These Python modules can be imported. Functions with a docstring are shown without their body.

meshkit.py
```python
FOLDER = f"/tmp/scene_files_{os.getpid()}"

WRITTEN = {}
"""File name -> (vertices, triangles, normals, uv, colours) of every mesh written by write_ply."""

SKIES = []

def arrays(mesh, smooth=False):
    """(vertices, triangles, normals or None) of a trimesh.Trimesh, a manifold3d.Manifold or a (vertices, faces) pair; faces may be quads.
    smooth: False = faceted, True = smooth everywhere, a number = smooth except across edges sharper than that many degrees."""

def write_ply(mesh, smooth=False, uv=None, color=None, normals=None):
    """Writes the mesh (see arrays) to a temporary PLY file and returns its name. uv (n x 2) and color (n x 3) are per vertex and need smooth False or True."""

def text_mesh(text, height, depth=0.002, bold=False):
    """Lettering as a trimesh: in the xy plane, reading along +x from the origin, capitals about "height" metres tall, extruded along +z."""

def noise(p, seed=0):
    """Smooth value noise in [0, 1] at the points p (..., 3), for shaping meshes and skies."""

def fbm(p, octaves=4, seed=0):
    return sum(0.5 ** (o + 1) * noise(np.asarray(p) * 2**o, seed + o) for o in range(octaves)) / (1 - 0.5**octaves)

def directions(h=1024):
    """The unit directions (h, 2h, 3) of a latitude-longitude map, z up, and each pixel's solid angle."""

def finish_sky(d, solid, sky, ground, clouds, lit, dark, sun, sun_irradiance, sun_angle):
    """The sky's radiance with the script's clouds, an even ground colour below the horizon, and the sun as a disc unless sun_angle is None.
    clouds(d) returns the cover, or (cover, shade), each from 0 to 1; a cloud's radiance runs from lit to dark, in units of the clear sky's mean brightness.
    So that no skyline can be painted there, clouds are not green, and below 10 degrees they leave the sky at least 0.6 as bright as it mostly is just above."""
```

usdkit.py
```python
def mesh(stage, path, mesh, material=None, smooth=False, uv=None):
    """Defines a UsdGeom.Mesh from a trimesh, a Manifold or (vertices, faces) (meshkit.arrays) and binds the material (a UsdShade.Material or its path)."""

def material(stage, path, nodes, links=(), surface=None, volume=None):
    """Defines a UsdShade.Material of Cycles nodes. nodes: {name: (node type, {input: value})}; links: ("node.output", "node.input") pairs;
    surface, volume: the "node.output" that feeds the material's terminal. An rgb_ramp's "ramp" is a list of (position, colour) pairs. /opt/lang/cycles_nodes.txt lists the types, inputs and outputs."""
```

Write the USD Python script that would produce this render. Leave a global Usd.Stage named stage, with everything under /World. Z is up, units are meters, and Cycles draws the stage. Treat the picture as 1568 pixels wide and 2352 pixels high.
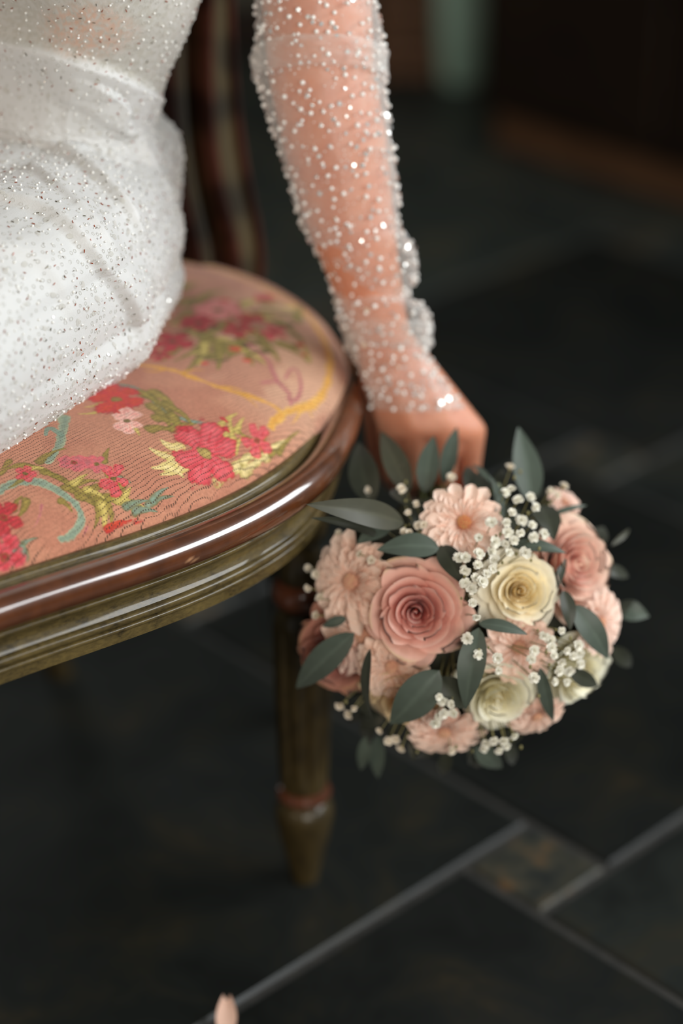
import math, numpy as np, trimesh, manifold3d as m3, usdkit
from meshkit import noise, fbm
from pxr import Usd, UsdGeom, UsdLux, UsdShade, Sdf, Gf, Vt
from scipy.interpolate import splprep, splev, CubicSpline
from scipy.spatial import cKDTree

stage = Usd.Stage.CreateInMemory()
UsdGeom.SetStageUpAxis(stage, 'Z'); UsdGeom.SetStageMetersPerUnit(stage, 1.0)
UsdGeom.Xform.Define(stage, '/World')

# ------------------------------------------------------------------ camera
CAM_H, PITCH, FOCAL = 1.12, 27.5, 70.0
cam = UsdGeom.Camera.Define(stage, '/World/camera')
cam.AddTranslateOp().Set((0, 0, CAM_H)); cam.AddRotateXOp().Set(90 - PITCH)
cam.CreateFocalLengthAttr(FOCAL); cam.CreateHorizontalApertureAttr(24.0); cam.CreateVerticalApertureAttr(36.0)
cam.CreateFStopAttr(1.45); cam.CreateFocusDistanceAttr(1.445)
cam.CreateExposureAttr(.22)
FPX = FOCAL / 24 * 1568
_p = math.radians(PITCH)
_f = np.array([0, math.cos(_p), -math.sin(_p)]); _u = np.array([0, math.sin(_p), math.cos(_p)]); _r = np.array([1., 0, 0])
EYE = np.array([0, 0, CAM_H])
def ray(px, py): return _f + _r * (px - 784) / FPX + _u * (1176 - py) / FPX
def at(px, py, d): return EYE + ray(px, py) * d              # the point seen at a pixel of the photograph, d metres deep
def atz(px, py, z):
    r = ray(px, py); return EYE + r * (z - CAM_H) / r[2]
def proj(p):
    q = np.asarray(p, float) - EYE; d = q @ _f
    return np.stack([784 + FPX * (q @ _r) / d, 1176 - FPX * (q @ _u) / d, d], -1)

# ------------------------------------------------------------------ light
def rect_light(name, pos, aim, w, h, power, color):
    l = UsdLux.RectLight.Define(stage, '/World/' + name)
    l.CreateWidthAttr(w); l.CreateHeightAttr(h); l.CreateIntensityAttr(power); l.CreateColorAttr(Gf.Vec3f(*color))
    z = np.array(pos, float) - np.array(aim, float); z /= np.linalg.norm(z)
    x = np.cross([0, 0, 1.], z); x /= np.linalg.norm(x); y = np.cross(z, x)
    m = np.eye(4); m[0, :3], m[1, :3], m[2, :3], m[3, :3] = x, y, z, pos
    l.AddTransformOp().Set(Gf.Matrix4d(m.tolist()))
    return l
rect_light('window_daylight', (2.1, 1.25, 1.68), (-.1, 1.35, .55), 2.5, .9, 8.5, (.95, .985, 1.0))
rect_light('front_fill_light', (.80, -1.4, 1.40), (.0, 1.4, .42), 1.5, 1.2, 8.0, (1.0, .95, .88))  # unseen fill added behind the camera to brighten bouquet and dress
rect_light('room_lamp_glow', (-1.7, -.7, 1.9), (.0, 1.4, .45), .9, .9, 4.5, (1.0, .76, .56))
rect_light('far_floor_fill_light', (-1.6, 4.1, 2.0), (-.35, 3.0, 0), .7, 1.2, 2.0, (.95, 1.0, .97))  # unseen fill added at back left to lift the far floor
dome = UsdLux.DomeLight.Define(stage, '/World/room_ambience'); dome.CreateIntensityAttr(.028); dome.CreateColorAttr(Gf.Vec3f(.85, 1.0, .95))

# ------------------------------------------------------------------ helpers
_used = {}
def path_for(name, parent):
    base = str(parent.GetPath()) if parent is not None else '/World'
    k = (base, name); n = _used.get(k, 0); _used[k] = n + 1
    return f'{base}/{name}' + (f'_{n:03d}' if n else '')
def tag(prim, label=None, cat=None, group=None, kind=None):
    prim = prim.GetPrim() if hasattr(prim, 'GetPrim') else prim
    for k, v in (('label', label), ('category', cat), ('group', group), ('kind', kind)):
        if v: prim.SetCustomDataByKey(k, v)
    return prim
def thing(name, label, cat, loc=(0, 0, 0), group=None):
    x = UsdGeom.Xform.Define(stage, path_for(name, None))
    if any(loc): x.AddTranslateOp().Set(tuple(map(float, loc)))
    return tag(x, label, cat, group)
def obj(name, mesh, mat, parent=None, smooth=40, col=None, uv=None, **kw):
    if col is not None: smooth = True
    m = usdkit.mesh(stage, path_for(name, parent), mesh, mat, smooth=smooth, uv=uv)
    if col is not None:
        pv = UsdGeom.PrimvarsAPI(m).CreatePrimvar('Col', Sdf.ValueTypeNames.Color3fArray, 'vertex')
        pv.Set(Vt.Vec3fArray.FromNumpy(np.asarray(col, np.float32)))
    return tag(m, **kw)
def lin(*c):
    c = np.array(c, float) / 255
    return np.where(c <= .04045, c / 12.92, ((c + .055) / 1.055) ** 2.4)
def grid_faces(nu, nv, wrap_u=False):
    f = []
    i, j = np.meshgrid(np.arange(nu - (0 if wrap_u else 1)), np.arange(nv - 1), indexing='ij')
    a, b = i * nv + j, ((i + 1) % nu) * nv + j
    return np.stack([a, b, b + 1, a + 1], -1).reshape(-1, 4)
def tri(q): return np.vstack([q[:, [0, 1, 2]], q[:, [0, 2, 3]]])
def sm(a, b, x):
    t = np.clip((x - a) / (b - a), 0, 1); return t * t * (3 - 2 * t)
def join(ms):
    vs, fs, n = [], [], 0
    for v, f in ms:
        vs.append(v); fs.append(np.asarray(f) + n); n += len(v)
    return np.vstack(vs), np.vstack(fs)
def box(x0, x1, y0, y1, z0, z1, bev=.004):
    pts = [m3.Manifold.sphere(bev, 8).translate((x, y, z)) for x in (x0 + bev, x1 - bev) for y in (y0 + bev, y1 - bev) for z in (z0 + bev, z1 - bev)]
    return m3.Manifold.batch_hull(pts)
def man_arrays(m):
    t = m.to_mesh(); return np.array(t.vert_properties[:, :3], float), np.array(t.tri_verts, int)
def tube(points, radii, sides=8, cap=True):
    p = np.asarray(points, float); n = len(p)
    t = np.gradient(p, axis=0); t /= np.linalg.norm(t, axis=1, keepdims=True)
    a = np.cross(t, [0.13, .22, .96]); a /= np.linalg.norm(a, axis=1, keepdims=True); b = np.cross(t, a)
    an = np.arange(sides) * 2 * np.pi / sides
    v = p[:, None] + np.broadcast_to(radii, (n,))[:, None, None] * (np.cos(an)[None, :, None] * a[:, None] + np.sin(an)[None, :, None] * b[:, None])
    i, j = np.meshgrid(np.arange(n - 1), np.arange(sides), indexing='ij')
    q = np.stack([i * sides + j, i * sides + (j + 1) % sides, (i + 1) * sides + (j + 1) % sides, (i + 1) * sides + j], -1).reshape(-1, 4)
    v, f = v.reshape(-1, 3), tri(q)
    if cap:
        v = np.vstack([v, p[:1], p[-1:]]); k = np.arange(sides)
        f = np.vstack([f, np.stack([(k + 1) % sides, k, np.full(sides, len(v) - 2)], 1), np.stack([(n - 1) * sides + k, (n - 1) * sides + (k + 1) % sides, np.full(sides, len(v) - 1)], 1)])
    return v, f
def lathe(profile, n=48, c=(0, 0), flute=None):
    pr = np.array(profile, float); an = np.arange(n) * 2 * np.pi / n
    R = np.broadcast_to(pr[:, 0], (n, len(pr))).copy()
    if flute is not None: R = R + flute(an[:, None], pr[None, :, 1], R)
    v = np.stack([c[0] + R * np.cos(an)[:, None], c[1] + R * np.sin(an)[:, None], np.broadcast_to(pr[:, 1], R.shape)], -1).reshape(-1, 3)
    return v, tri(grid_faces(n, len(pr), True))
def frame(n, roll=0.0, up=(0, 0, 1)):
    n = np.asarray(n, float); n = n / np.linalg.norm(n)
    x = np.cross(up, n)
    if np.linalg.norm(x) < 1e-3: x = np.cross((0, 1, 0), n)
    x /= np.linalg.norm(x); y = np.cross(n, x)
    c, s = math.cos(roll), math.sin(roll)
    return np.stack([x * c + y * s, -x * s + y * c, n], 1)      # columns
ICO1 = trimesh.creation.icosphere(1); ICO2 = trimesh.creation.icosphere(2)

# ------------------------------------------------------------------ materials
UsdGeom.Scope.Define(stage, '/World/Looks')
def mat(name, nodes, links, surface='p.BSDF'):
    return usdkit.material(stage, '/World/Looks/' + name, nodes, links, surface=surface)
def plain(name, color, rough=.5, **kw):
    return mat(name, {'p': ('principled_bsdf', dict(base_color=color, roughness=rough, **kw))}, [])
def wood(name, light, dark, scale, rough, coat, stretch=(1, 1, 9)):
    return mat(name, {
        'g': ('geometry', {}), 'm': ('mapping', {'scale': stretch}),
        'n': ('noise_texture', {'scale': scale, 'detail': 5, 'roughness': .65, 'distortion': .4}),
        'n2': ('noise_texture', {'scale': scale * .22, 'detail': 3}),
        'ad': ('math', {'math_type': 'multiply_add', 'value2': .6, 'value3': -.02}), 'ad2': ('math', {'math_type': 'multiply_add', 'value2': .45}),
        'r': ('rgb_ramp', {'ramp': [(.3, dark), (.46, tuple(.5 * (np.array(light) + np.array(dark)))), (.68, light)]}),
        'b': ('bump', {'strength': .12, 'distance': .002}),
        'p': ('principled_bsdf', {'roughness': rough, 'coat_weight': coat, 'coat_roughness': .07, 'specular_ior_level': .22})},
        [('g.position', 'm.vector'), ('m.vector', 'n.vector'), ('g.position', 'n2.vector'), ('n.fac', 'ad.value1'), ('n2.fac', 'ad2.value1'), ('ad.value', 'ad2.value3'),
         ('ad2.value', 'r.fac'), ('r.color', 'p.base_color'), ('n.fac', 'b.height'), ('b.normal', 'p.normal')])
olive_wood = wood('olive_wood', lin(102, 86, 47), lin(28, 22, 12), 190, .5, .6, (1, 1, 2.5))
olive_stile = wood('olive_stile', lin(72, 59, 31), lin(18, 14, 9), 60, .45, .3, (1, 1, .5))
red_wood = mat('red_wood', {
    'a': ('attribute', {'attribute': 'Col'}), 'g': ('geometry', {}),
    'n': ('noise_texture', {'scale': 45, 'detail': 5, 'roughness': .6}),
    'v': ('rgb_ramp', {'ramp': [(.3, (.55, .5, .45)), (.7, (1.15, 1.1, 1.05))]}),
    'x': ('mix', {'mix_type': 'multiply', 'fac': 1.0}),
    'p': ('principled_bsdf', {'roughness': .3, 'coat_weight': 1.0, 'coat_roughness': .045, 'coat_ior': 1.85})},
    [('g.position', 'n.vector'), ('n.fac', 'v.fac'), ('a.color', 'x.color1'), ('v.color', 'x.color2'), ('x.color', 'p.base_color')])
red_turned = wood('red_turned', lin(110, 62, 40), lin(48, 27, 18), 40, .3, .6, (1, 1, .6))
RED = lin(90, 48, 20)
stile_wood = mat('stile_wood', {'a': ('attribute', {'attribute': 'Col'}), 'p': ('principled_bsdf', {'roughness': .55, 'specular_ior_level': .1})}, [('a.color', 'p.base_color')])
def slate_mat(name, k): return mat(name, {
    'g': ('geometry', {}), 'n': ('noise_texture', {'scale': 9, 'detail': 7, 'roughness': .62, 'distortion': .5}), 'n2': ('noise_texture', {'scale': 2.3, 'detail': 4}),
    'r': ('rgb_ramp', {'ramp': [(.3, k[0] * lin(11, 13, 12)), (.5, k[1] * lin(21, 24, 22)), (.62, k[2] * lin(31, 30, 23)), (.75, k[3] * lin(50, 42, 27))]}),
    'rr': ('map_range', {'from_min': .3, 'from_max': .7, 'to_min': .38, 'to_max': .6}),
    'b': ('bump', {'strength': .25, 'distance': .004}),
    'p': ('principled_bsdf', {'specular_ior_level': .35})},
    [('g.position', 'n.vector'), ('g.position', 'n2.vector'), ('n.fac', 'r.fac'), ('r.color', 'p.base_color'), ('n2.fac', 'rr.value'), ('rr.result', 'p.roughness'), ('n.fac', 'b.height'), ('b.normal', 'p.normal')])
SLATES = [slate_mat('slate_dark', (1, 1, 1, 1)), slate_mat('slate_brown', (1.1, 1.2, 1.6, 1.5)), slate_mat('slate_grey', (1.6, 1.7, 1.4, 1.0)), slate_mat('slate_deep', (.8, .8, .8, .8)), slate_mat('slate_lit', (3.6, 3.4, 3.0, 2.4)), slate_mat('slate_lit_brown', (3.6, 3.4, 3.6, 3.0))]  # last two slates: the far floor's brighter light painted into their colour
inset_slate = mat('inset_tile', {
    'g': ('geometry', {}), 'v': ('voronoi_texture', {'scale': 45}), 'n': ('noise_texture', {'scale': 30, 'detail': 4}),
    'r': ('rgb_ramp', {'ramp': [(.35, lin(32, 36, 35)), (.55, lin(56, 55, 46)), (.7, lin(92, 70, 46))]}),
    'b': ('bump', {'strength': .4, 'distance': .003}), 'p': ('principled_bsdf', {'roughness': .5, 'specular_ior_level': .35})},
    [('g.position', 'n.vector'), ('g.position', 'v.vector'), ('n.fac', 'r.fac'), ('r.color', 'p.base_color'), ('v.distance', 'b.height'), ('b.normal', 'p.normal')])
grout = mat('grout', {'g': ('geometry', {}), 'n': ('noise_texture', {'scale': 60, 'detail': 4}), 'r': ('rgb_ramp', {'ramp': [(.3, lin(32, 32, 30)), (.7, lin(49, 47, 43))]}), 'p': ('principled_bsdf', {'roughness': .85})},
            [('g.position', 'n.vector'), ('n.fac', 'r.fac'), ('r.color', 'p.base_color')])
plaster = mat('plaster', {'g': ('geometry', {}), 'n': ('noise_texture', {'scale': 6, 'detail': 5}), 'r': ('rgb_ramp', {'ramp': [(.3, lin(78, 78, 68)), (.7, lin(98, 95, 82))]}), 'p': ('principled_bsdf', {'roughness': .9})},
              [('g.position', 'n.vector'), ('n.fac', 'r.fac'), ('r.color', 'p.base_color')])
dark_wood = wood('dark_wood', lin(46, 32, 22), lin(16, 12, 9), 22, .4, .2, (1, 1, 4))
brown_wood = wood('brown_wood', lin(120, 84, 58), lin(70, 48, 32), 22, .5, .1, (1, 1, 4))
skin = mat('skin', {
    'g': ('geometry', {}), 'n': ('noise_texture', {'scale': 35, 'detail': 4}), 'r': ('rgb_ramp', {'ramp': [(.3, (.55, .212, .125)), (.7, (.63, .285, .175))]}),
    'p': ('principled_bsdf', {'roughness': .42, 'subsurface_weight': .25, 'subsurface_scale': .006, 'subsurface_radius': (1, .35, .2), 'specular_ior_level': .4})},
    [('g.position', 'n.vector'), ('n.fac', 'r.fac'), ('r.color', 'p.base_color')])
nail_mat = plain('nail', (.74, .42, .34), .25)
dress_mat = mat('dress_fabric', {
    'a': ('attribute', {'attribute': 'Col'}), 'g': ('geometry', {}),
    'v': ('voronoi_texture', {'scale': 900}), 'n': ('noise_texture', {'scale': 55, 'detail': 4, 'roughness': .6}),
    'b': ('bump', {'strength': .15, 'distance': .0006}),
    'p': ('principled_bsdf', {'roughness': .55, 'sheen_weight': .25, 'subsurface_weight': .12, 'subsurface_scale': .004, 'subsurface_radius': (1, .9, .8)})},
    [('g.position', 'v.vector'), ('v.distance', 'b.height'), ('b.normal', 'p.normal'), ('a.color', 'p.base_color')])
tulle = mat('sleeve_tulle', {
    'w': ('layer_weight', {'blend': .32}), 'g': ('geometry', {}), 'n': ('noise_texture', {'scale': 130, 'detail': 3}),
    'm': ('map_range', {'from_min': .05, 'from_max': .95, 'to_min': .09, 'to_max': .64, 'clamp': True}),
    'k': ('math', {'math_type': 'multiply_add', 'value2': .16, 'value3': -.05}), 's': ('math', {'math_type': 'add', 'use_clamp': True}),
    't': ('transparent_bsdf', {'color': (1, 1, 1)}), 'p': ('principled_bsdf', {'base_color': (.82, .80, .76), 'roughness': .4, 'sheen_weight': .3}),
    'x': ('mix_closure', {})},
    [('w.facing', 'm.value'), ('g.position', 'n.vector'), ('n.fac', 'k.value1'), ('m.result', 's.value1'), ('k.value', 's.value2'), ('s.value', 'x.fac'), ('t.BSDF', 'x.closure1'), ('p.BSDF', 'x.closure2')], 'x.closure')
pearl = plain('pearl_bead', (.86, .84, .80), .16, coat_weight=.6, specular_ior_level=.6)
glass_bead = plain('glass_bead', (.86, .86, .83), .07, specular_ior_level=.9)
sequin_ring = mat('ring_sequin', {'t': ('transparent_bsdf', {}), 'p': ('principled_bsdf', {'base_color': (.66, .65, .60), 'roughness': .2, 'specular_ior_level': .6}), 'x': ('mix_closure', {'fac': .42})}, [('t.BSDF', 'x.closure1'), ('p.BSDF', 'x.closure2')], 'x.closure')
sequin_clear = mat('clear_sequin', {'t': ('transparent_bsdf', {}), 'p': ('principled_bsdf', {'base_color': (.68, .66, .60), 'roughness': .16, 'specular_ior_level': .7}), 'x': ('mix_closure', {'fac': .40})},
                   [('t.BSDF', 'x.closure1'), ('p.BSDF', 'x.closure2')], 'x.closure')
sequin_metal = plain('bright_sequin', (.92, .92, .9), .16, metallic=.55, coat_weight=.5)
bugle_mat = plain('copper_bugle', lin(150, 72, 40), .2, metallic=.15)
bugle_dark = plain('smoky_bugle', lin(120, 112, 96), .12, metallic=.5)
def petal_mat(name, trans=.25, rough=.55):
    return mat(name, {
        'a': ('attribute', {'attribute': 'Col'}), 'g': ('geometry', {}), 'n': ('noise_texture', {'scale': 140, 'detail': 3}),
        'v': ('rgb_ramp', {'ramp': [(.3, (.97, .96, .95)), (.7, (1.07, 1.07, 1.07))]}), 'x': ('mix', {'mix_type': 'multiply', 'fac': 1.0}),
        'p': ('principled_bsdf', {'roughness': rough, 'specular_ior_level': .3, 'sheen_weight': .15}), 't': ('translucent_bsdf', {}), 'o': ('mix_closure', {'fac': trans})},
        [('g.position', 'n.vector'), ('n.fac', 'v.fac'), ('a.color', 'x.color1'), ('v.color', 'x.color2'), ('x.color', 'p.base_color'), ('x.color', 't.color'), ('p.BSDF', 'o.closure1'), ('t.BSDF', 'o.closure2')], 'o.closure')
petal_m = petal_mat('flower_petal')
breath_m = petal_mat('breath_petal', .2)
leaf_m = petal_mat('leaf_blade', .12, .42)
stem_m = plain('green_stem', lin(92, 98, 62), .5)
ribbon_m = plain('ribbon', lin(225, 210, 195), .4)
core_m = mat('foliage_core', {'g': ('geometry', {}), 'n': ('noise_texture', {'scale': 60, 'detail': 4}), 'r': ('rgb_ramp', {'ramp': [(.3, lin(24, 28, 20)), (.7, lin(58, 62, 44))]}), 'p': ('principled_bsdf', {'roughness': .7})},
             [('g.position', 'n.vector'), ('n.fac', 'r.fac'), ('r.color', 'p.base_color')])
cushion_m = mat('tapestry', {
    'a': ('attribute', {'attribute': 'Col'}), 'g': ('geometry', {}),
    'mp': ('mapping', {'rotation': (0, 0, .72), 'scale': (1, 1, 0)}),
    'nd': ('noise_texture', {'scale': 16, 'detail': 1}),
    'w': ('wave_texture', {'wave_type': 'bands', 'bands_direction': 'x', 'profile': 'sine', 'scale': 105, 'distortion': 7.5, 'detail': 1.0, 'detail_scale': .5}),
    'w2': ('wave_texture', {'wave_type': 'bands', 'bands_direction': 'y', 'profile': 'sine', 'scale': 150}),
    'l': ('map_range', {'from_min': .80, 'from_max': .92, 'clamp': True}), 'l2': ('map_range', {'from_min': .25, 'from_max': .45, 'clamp': True}),
    'k': ('math', {'math_type': 'multiply'}), 'nk': ('map_range', {'from_min': .42, 'from_max': .56, 'to_min': .15, 'to_max': .78, 'clamp': True}), 'k2': ('math', {'math_type': 'multiply'}),
    'x': ('mix', {'mix_type': 'mix', 'color2': tuple(lin(72, 52, 40))}),
    'n': ('noise_texture', {'scale': 420, 'detail': 3}), 'v': ('rgb_ramp', {'ramp': [(.25, (.8, .8, .8)), (.75, (1.12, 1.12, 1.12))]}), 'y': ('mix', {'mix_type': 'multiply', 'fac': 1.0}),
    'b': ('bump', {'strength': .3, 'distance': .001}),
    'p': ('principled_bsdf', {'roughness': .8, 'sheen_weight': .15, 'specular_ior_level': .25})},
    [('g.position', 'mp.vector'), ('mp.vector', 'w.vector'), ('mp.vector', 'w2.vector'), ('g.position', 'nd.vector'), ('nd.fac', 'nk.value'), ('w.fac', 'l.value'), ('w2.fac', 'l2.value'), ('l.result', 'k.value1'), ('l2.result', 'k.value2'),
     ('k.value', 'k2.value1'), ('nk.result', 'k2.value2'), ('k2.value', 'x.fac'), ('a.color', 'x.color1'), ('g.position', 'n.vector'), ('n.fac', 'v.fac'), ('x.color', 'y.color1'), ('v.color', 'y.color2'), ('y.color', 'p.base_color'),
     ('n.fac', 'b.height'), ('b.normal', 'p.normal')])

# ------------------------------------------------------------------ the room
rng = np.random.default_rng(7)
floor = obj('floor', box(-3.2, 3.2, -1.2, 4.6, -.05, -.0035, .001), grout, kind='structure')
TA = np.array([.7235, .6903]); TB = np.array([.6903, -.7235]); TS, TL, TG = .0943, .60, .0042
T0 = np.array([.1103, 1.456])                                     # left corner of the small inset tile in the foreground
def tile(o, ea, eb, h, name, m, bev=.003):
    g = TG
    pts = []
    for z, ins in ((-.03, g), (h - bev, g), (h, g + bev)):
        pts += [[*(o + TA * a + TB * b), z] for a, b in ((ins, ins), (ea - ins, ins), (ea - ins, eb - ins), (ins, eb - ins))]
    v = np.array(pts); f = []
    for k in range(2):
        for i in range(4): f.append([4 * k + i, 4 * k + (i + 1) % 4, 4 * k + 4 + (i + 1) % 4, 4 * k + 4 + i])
    f.append([8, 9, 10, 11]); f = tri(np.array(f)); f = f[:, ::-1]
    obj(name, (v, f), m, floor, smooth=False)
for i in range(-8, 10):
    for j in range(-10, 8):
        o = T0 + i * (TL * TA + TS * TB) + j * (-TS * TA + TL * TB)
        if not (-1.7 < o[0] < 1.7 and .3 < o[1] < 4.9): continue
        tile(o, TS, TS, float(rng.uniform(-.0008, .0004)), 'inset_tile', inset_slate)
        tile(o + TS * TA - TL * TA - TL * TB, TL, TL, float(rng.uniform(-.0008, .0005)), 'tile', SLATES[4 + (i + j) % 2 if o[1] > 2.75 else (i * 7 + j * 3) % 4])  # far tiles take the slates with light painted in
obj('wall_back', box(-3.2, 3.2, 4.35, 4.45, -.02, 2.7), plaster, kind='structure')
obj('baseboard_back', box(-3.2, 3.2, 4.325, 4.35, 0, .11, .006), dark_wood, kind='structure')
# ------------------------------------------------------------------ furniture far behind, out of focus
side = thing('sideboard', 'dark wooden sideboard with brown plinth standing far back on the right', 'sideboard')
SA = np.array([.39, 3.50]); SD = np.array([.66, -.75]); SN = np.array([-SD[1], SD[0]])   # front-left corner, along the visible side, inward
def slab(a0, a1, b0, b1, z0, z1, bev=.006):
    m = box(a0, a1, b0, b1, z0, z1, bev)
    return m.rotate((0, 0, math.degrees(math.atan2(SD[1], SD[0])))).translate((SA[0], SA[1], 0))
obj('plinth', slab(-.18, 1.1, .02, .5, 0.0, .07), brown_wood, side)
obj('body', slab(-.2, 1.12, 0, .52, .07, .86), dark_wood, side)
obj('top', slab(-.22, 1.14, -.02, .54, .86, .90), dark_wood, side)
for k in range(3):
    obj('door', slab(-.17 + k * .43, .23 + k * .43, -.012, .004, .11, .82), dark_wood, side)
vase = thing('floor_vase', 'teal green glazed floor vase against the back wall', 'vase', (.250, 4.10, 0))
vp = [(.0, 0.0), (.040, 0.0), (.046, .02), (.056, .12), (.060, .22), (.052, .33), (.035, .42), (.027, .47), (.036, .50), (.031, .50), (.023, .46), (.0, .44)]
vg = mat('green_glaze', {'g': ('geometry', {}), 'n': ('noise_texture', {'scale': 12, 'detail': 4}), 'r': ('rgb_ramp', {'ramp': [(.3, lin(168, 206, 186)), (.7, lin(206, 236, 220))]}), 'p': ('principled_bsdf', {'roughness': .3, 'coat_weight': .5})},
         [('g.position', 'n.vector'), ('n.fac', 'r.fac'), ('r.color', 'p.base_color')])
obj('body', lathe(vp, 40), vg, vase)
crate = thing('wooden_crate', 'brown slatted wooden crate beside the green floor vase', 'crate', (.135, 4.17, 0))
for sx in (-1, 1):
    for sy in (-1, 1): obj('post', box(sx * .052 - .009, sx * .052 + .009, sy * .075 - .009, sy * .075 + .009, 0, .34, .002), brown_wood, crate)
for k in range(5):
    z0 = .012 + k * .066
    for sy in (-1, 1): obj('slat', box(-.062, .062, sy * .088 - .004, sy * .088 + .004, z0, z0 + .056, .002), brown_wood, crate)
    for sx in (-1, 1): obj('slat', box(sx * .065 - .004, sx * .065 + .004, -.083, .083, z0, z0 + .056, .002), brown_wood, crate)
obj('base', box(-.06, .06, -.083, .083, .014, .026, .002), brown_wood, crate)
# ------------------------------------------------------------------ the chair
RAIL = np.array([(-.231, 1.165), (-.1562, 1.2185), (-.1204, 1.2475), (-.077, 1.2860), (-.0435, 1.3235), (-.0185, 1.370), (-.001, 1.430), (.0065, 1.492), (.0080, 1.545), (-.001, 1.602), (-.030, 1.667), (-.085, 1.735), (-.155, 1.772),
                 (-.25, 1.812), (-.34, 1.825), (-.42, 1.785), (-.472, 1.69), (-.498, 1.55), (-.508, 1.40), (-.498, 1.27), (-.46, 1.165), (-.39, 1.105), (-.305, 1.115)])
tck, _ = splprep(np.vstack([RAIL, RAIL[:1]]).T, s=2e-5, per=True)
def outline(n, inset=0.0):
    t = np.linspace(0, 1, n, endpoint=False)
    p = np.array(splev(t, tck)).T; d = np.array(splev(t, tck, der=1)).T
    nrm = np.stack([d[:, 1], -d[:, 0]], 1); nrm /= np.linalg.norm(nrm, axis=1, keepdims=True)
    return p - nrm * inset, nrm                                   # outward normals
def sweep_ring(profile, n=420):
    p, nr = outline(n); pr = np.array(profile, float)
    v = np.concatenate([p[:, None] + nr[:, None] * pr[None, :, :1], np.broadcast_to(pr[None, :, 1:], (n, len(pr), 1))], -1)
    return v.reshape(-1, 3), tri(grid_faces(n, len(pr), True))[:, ::-1]
def arc(cx, cz, r, a0, a1, n=9):
    a = np.radians(np.linspace(a0, a1, n)); return [(cx + r * math.cos(x), cz + r * math.sin(x)) for x in a]
chair = thing('dining_chair', 'antique carved wooden chair with floral tapestry seat, the bride sitting on it', 'chair')
# profile points are (outward from the rail's line, height)
bead = [(-.016, .428)] + arc(-.004, .4355, .0135, -70, 150, 22) + [(-.0165, .438)]
bv, bf = sweep_ring(bead)
chip = at(420, 1272, 1.43); near = np.linalg.norm((bv - chip) * [1, 1, 1.6], axis=1) + .008 * (noise(bv * 260) - .5)
bcol = np.where((near < .0105)[:, None] & (noise(bv * 420, 3) > .42)[:, None], lin(186, 140, 104), RED)
obj('seat_rail_bead', (bv, bf), red_wood, chair, col=bcol, label='polished reddish brown bead')
rebate = [(-.075, .438), (-.034, .4385), (-.032, .4425)] + arc(-.0245, .4425, .0065, 150, 40, 7) + [(-.0165, .4395), (-.0155, .43)]
obj('seat_rail_rebate', sweep_ring(rebate), olive_wood, chair, smooth=50)
apron = ([(-.02, .43), (-.0075, .4255)] + arc(-.0085, .4215, .0042, 75, -75, 8) + [(-.0105, .4155)] + arc(-.0098, .4132, .0022, 70, -80, 6) + [(-.0125, .409), (-.0150, .404), (-.0150, .400), (-.0115, .3955)]
         + arc(-.0100, .3920, .0036, 80, -70, 8) + [(-.0112, .3868)] + arc(-.0105, .3845, .0022, 70, -70, 6) + [(-.0125, .381), (-.0125, .3725), (-.016, .3700), (-.040, .3700), (-.046, .376), (-.046, .42), (-.02, .43)])
obj('apron', sweep_ring(apron), olive_wood, chair, smooth=50)

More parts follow.
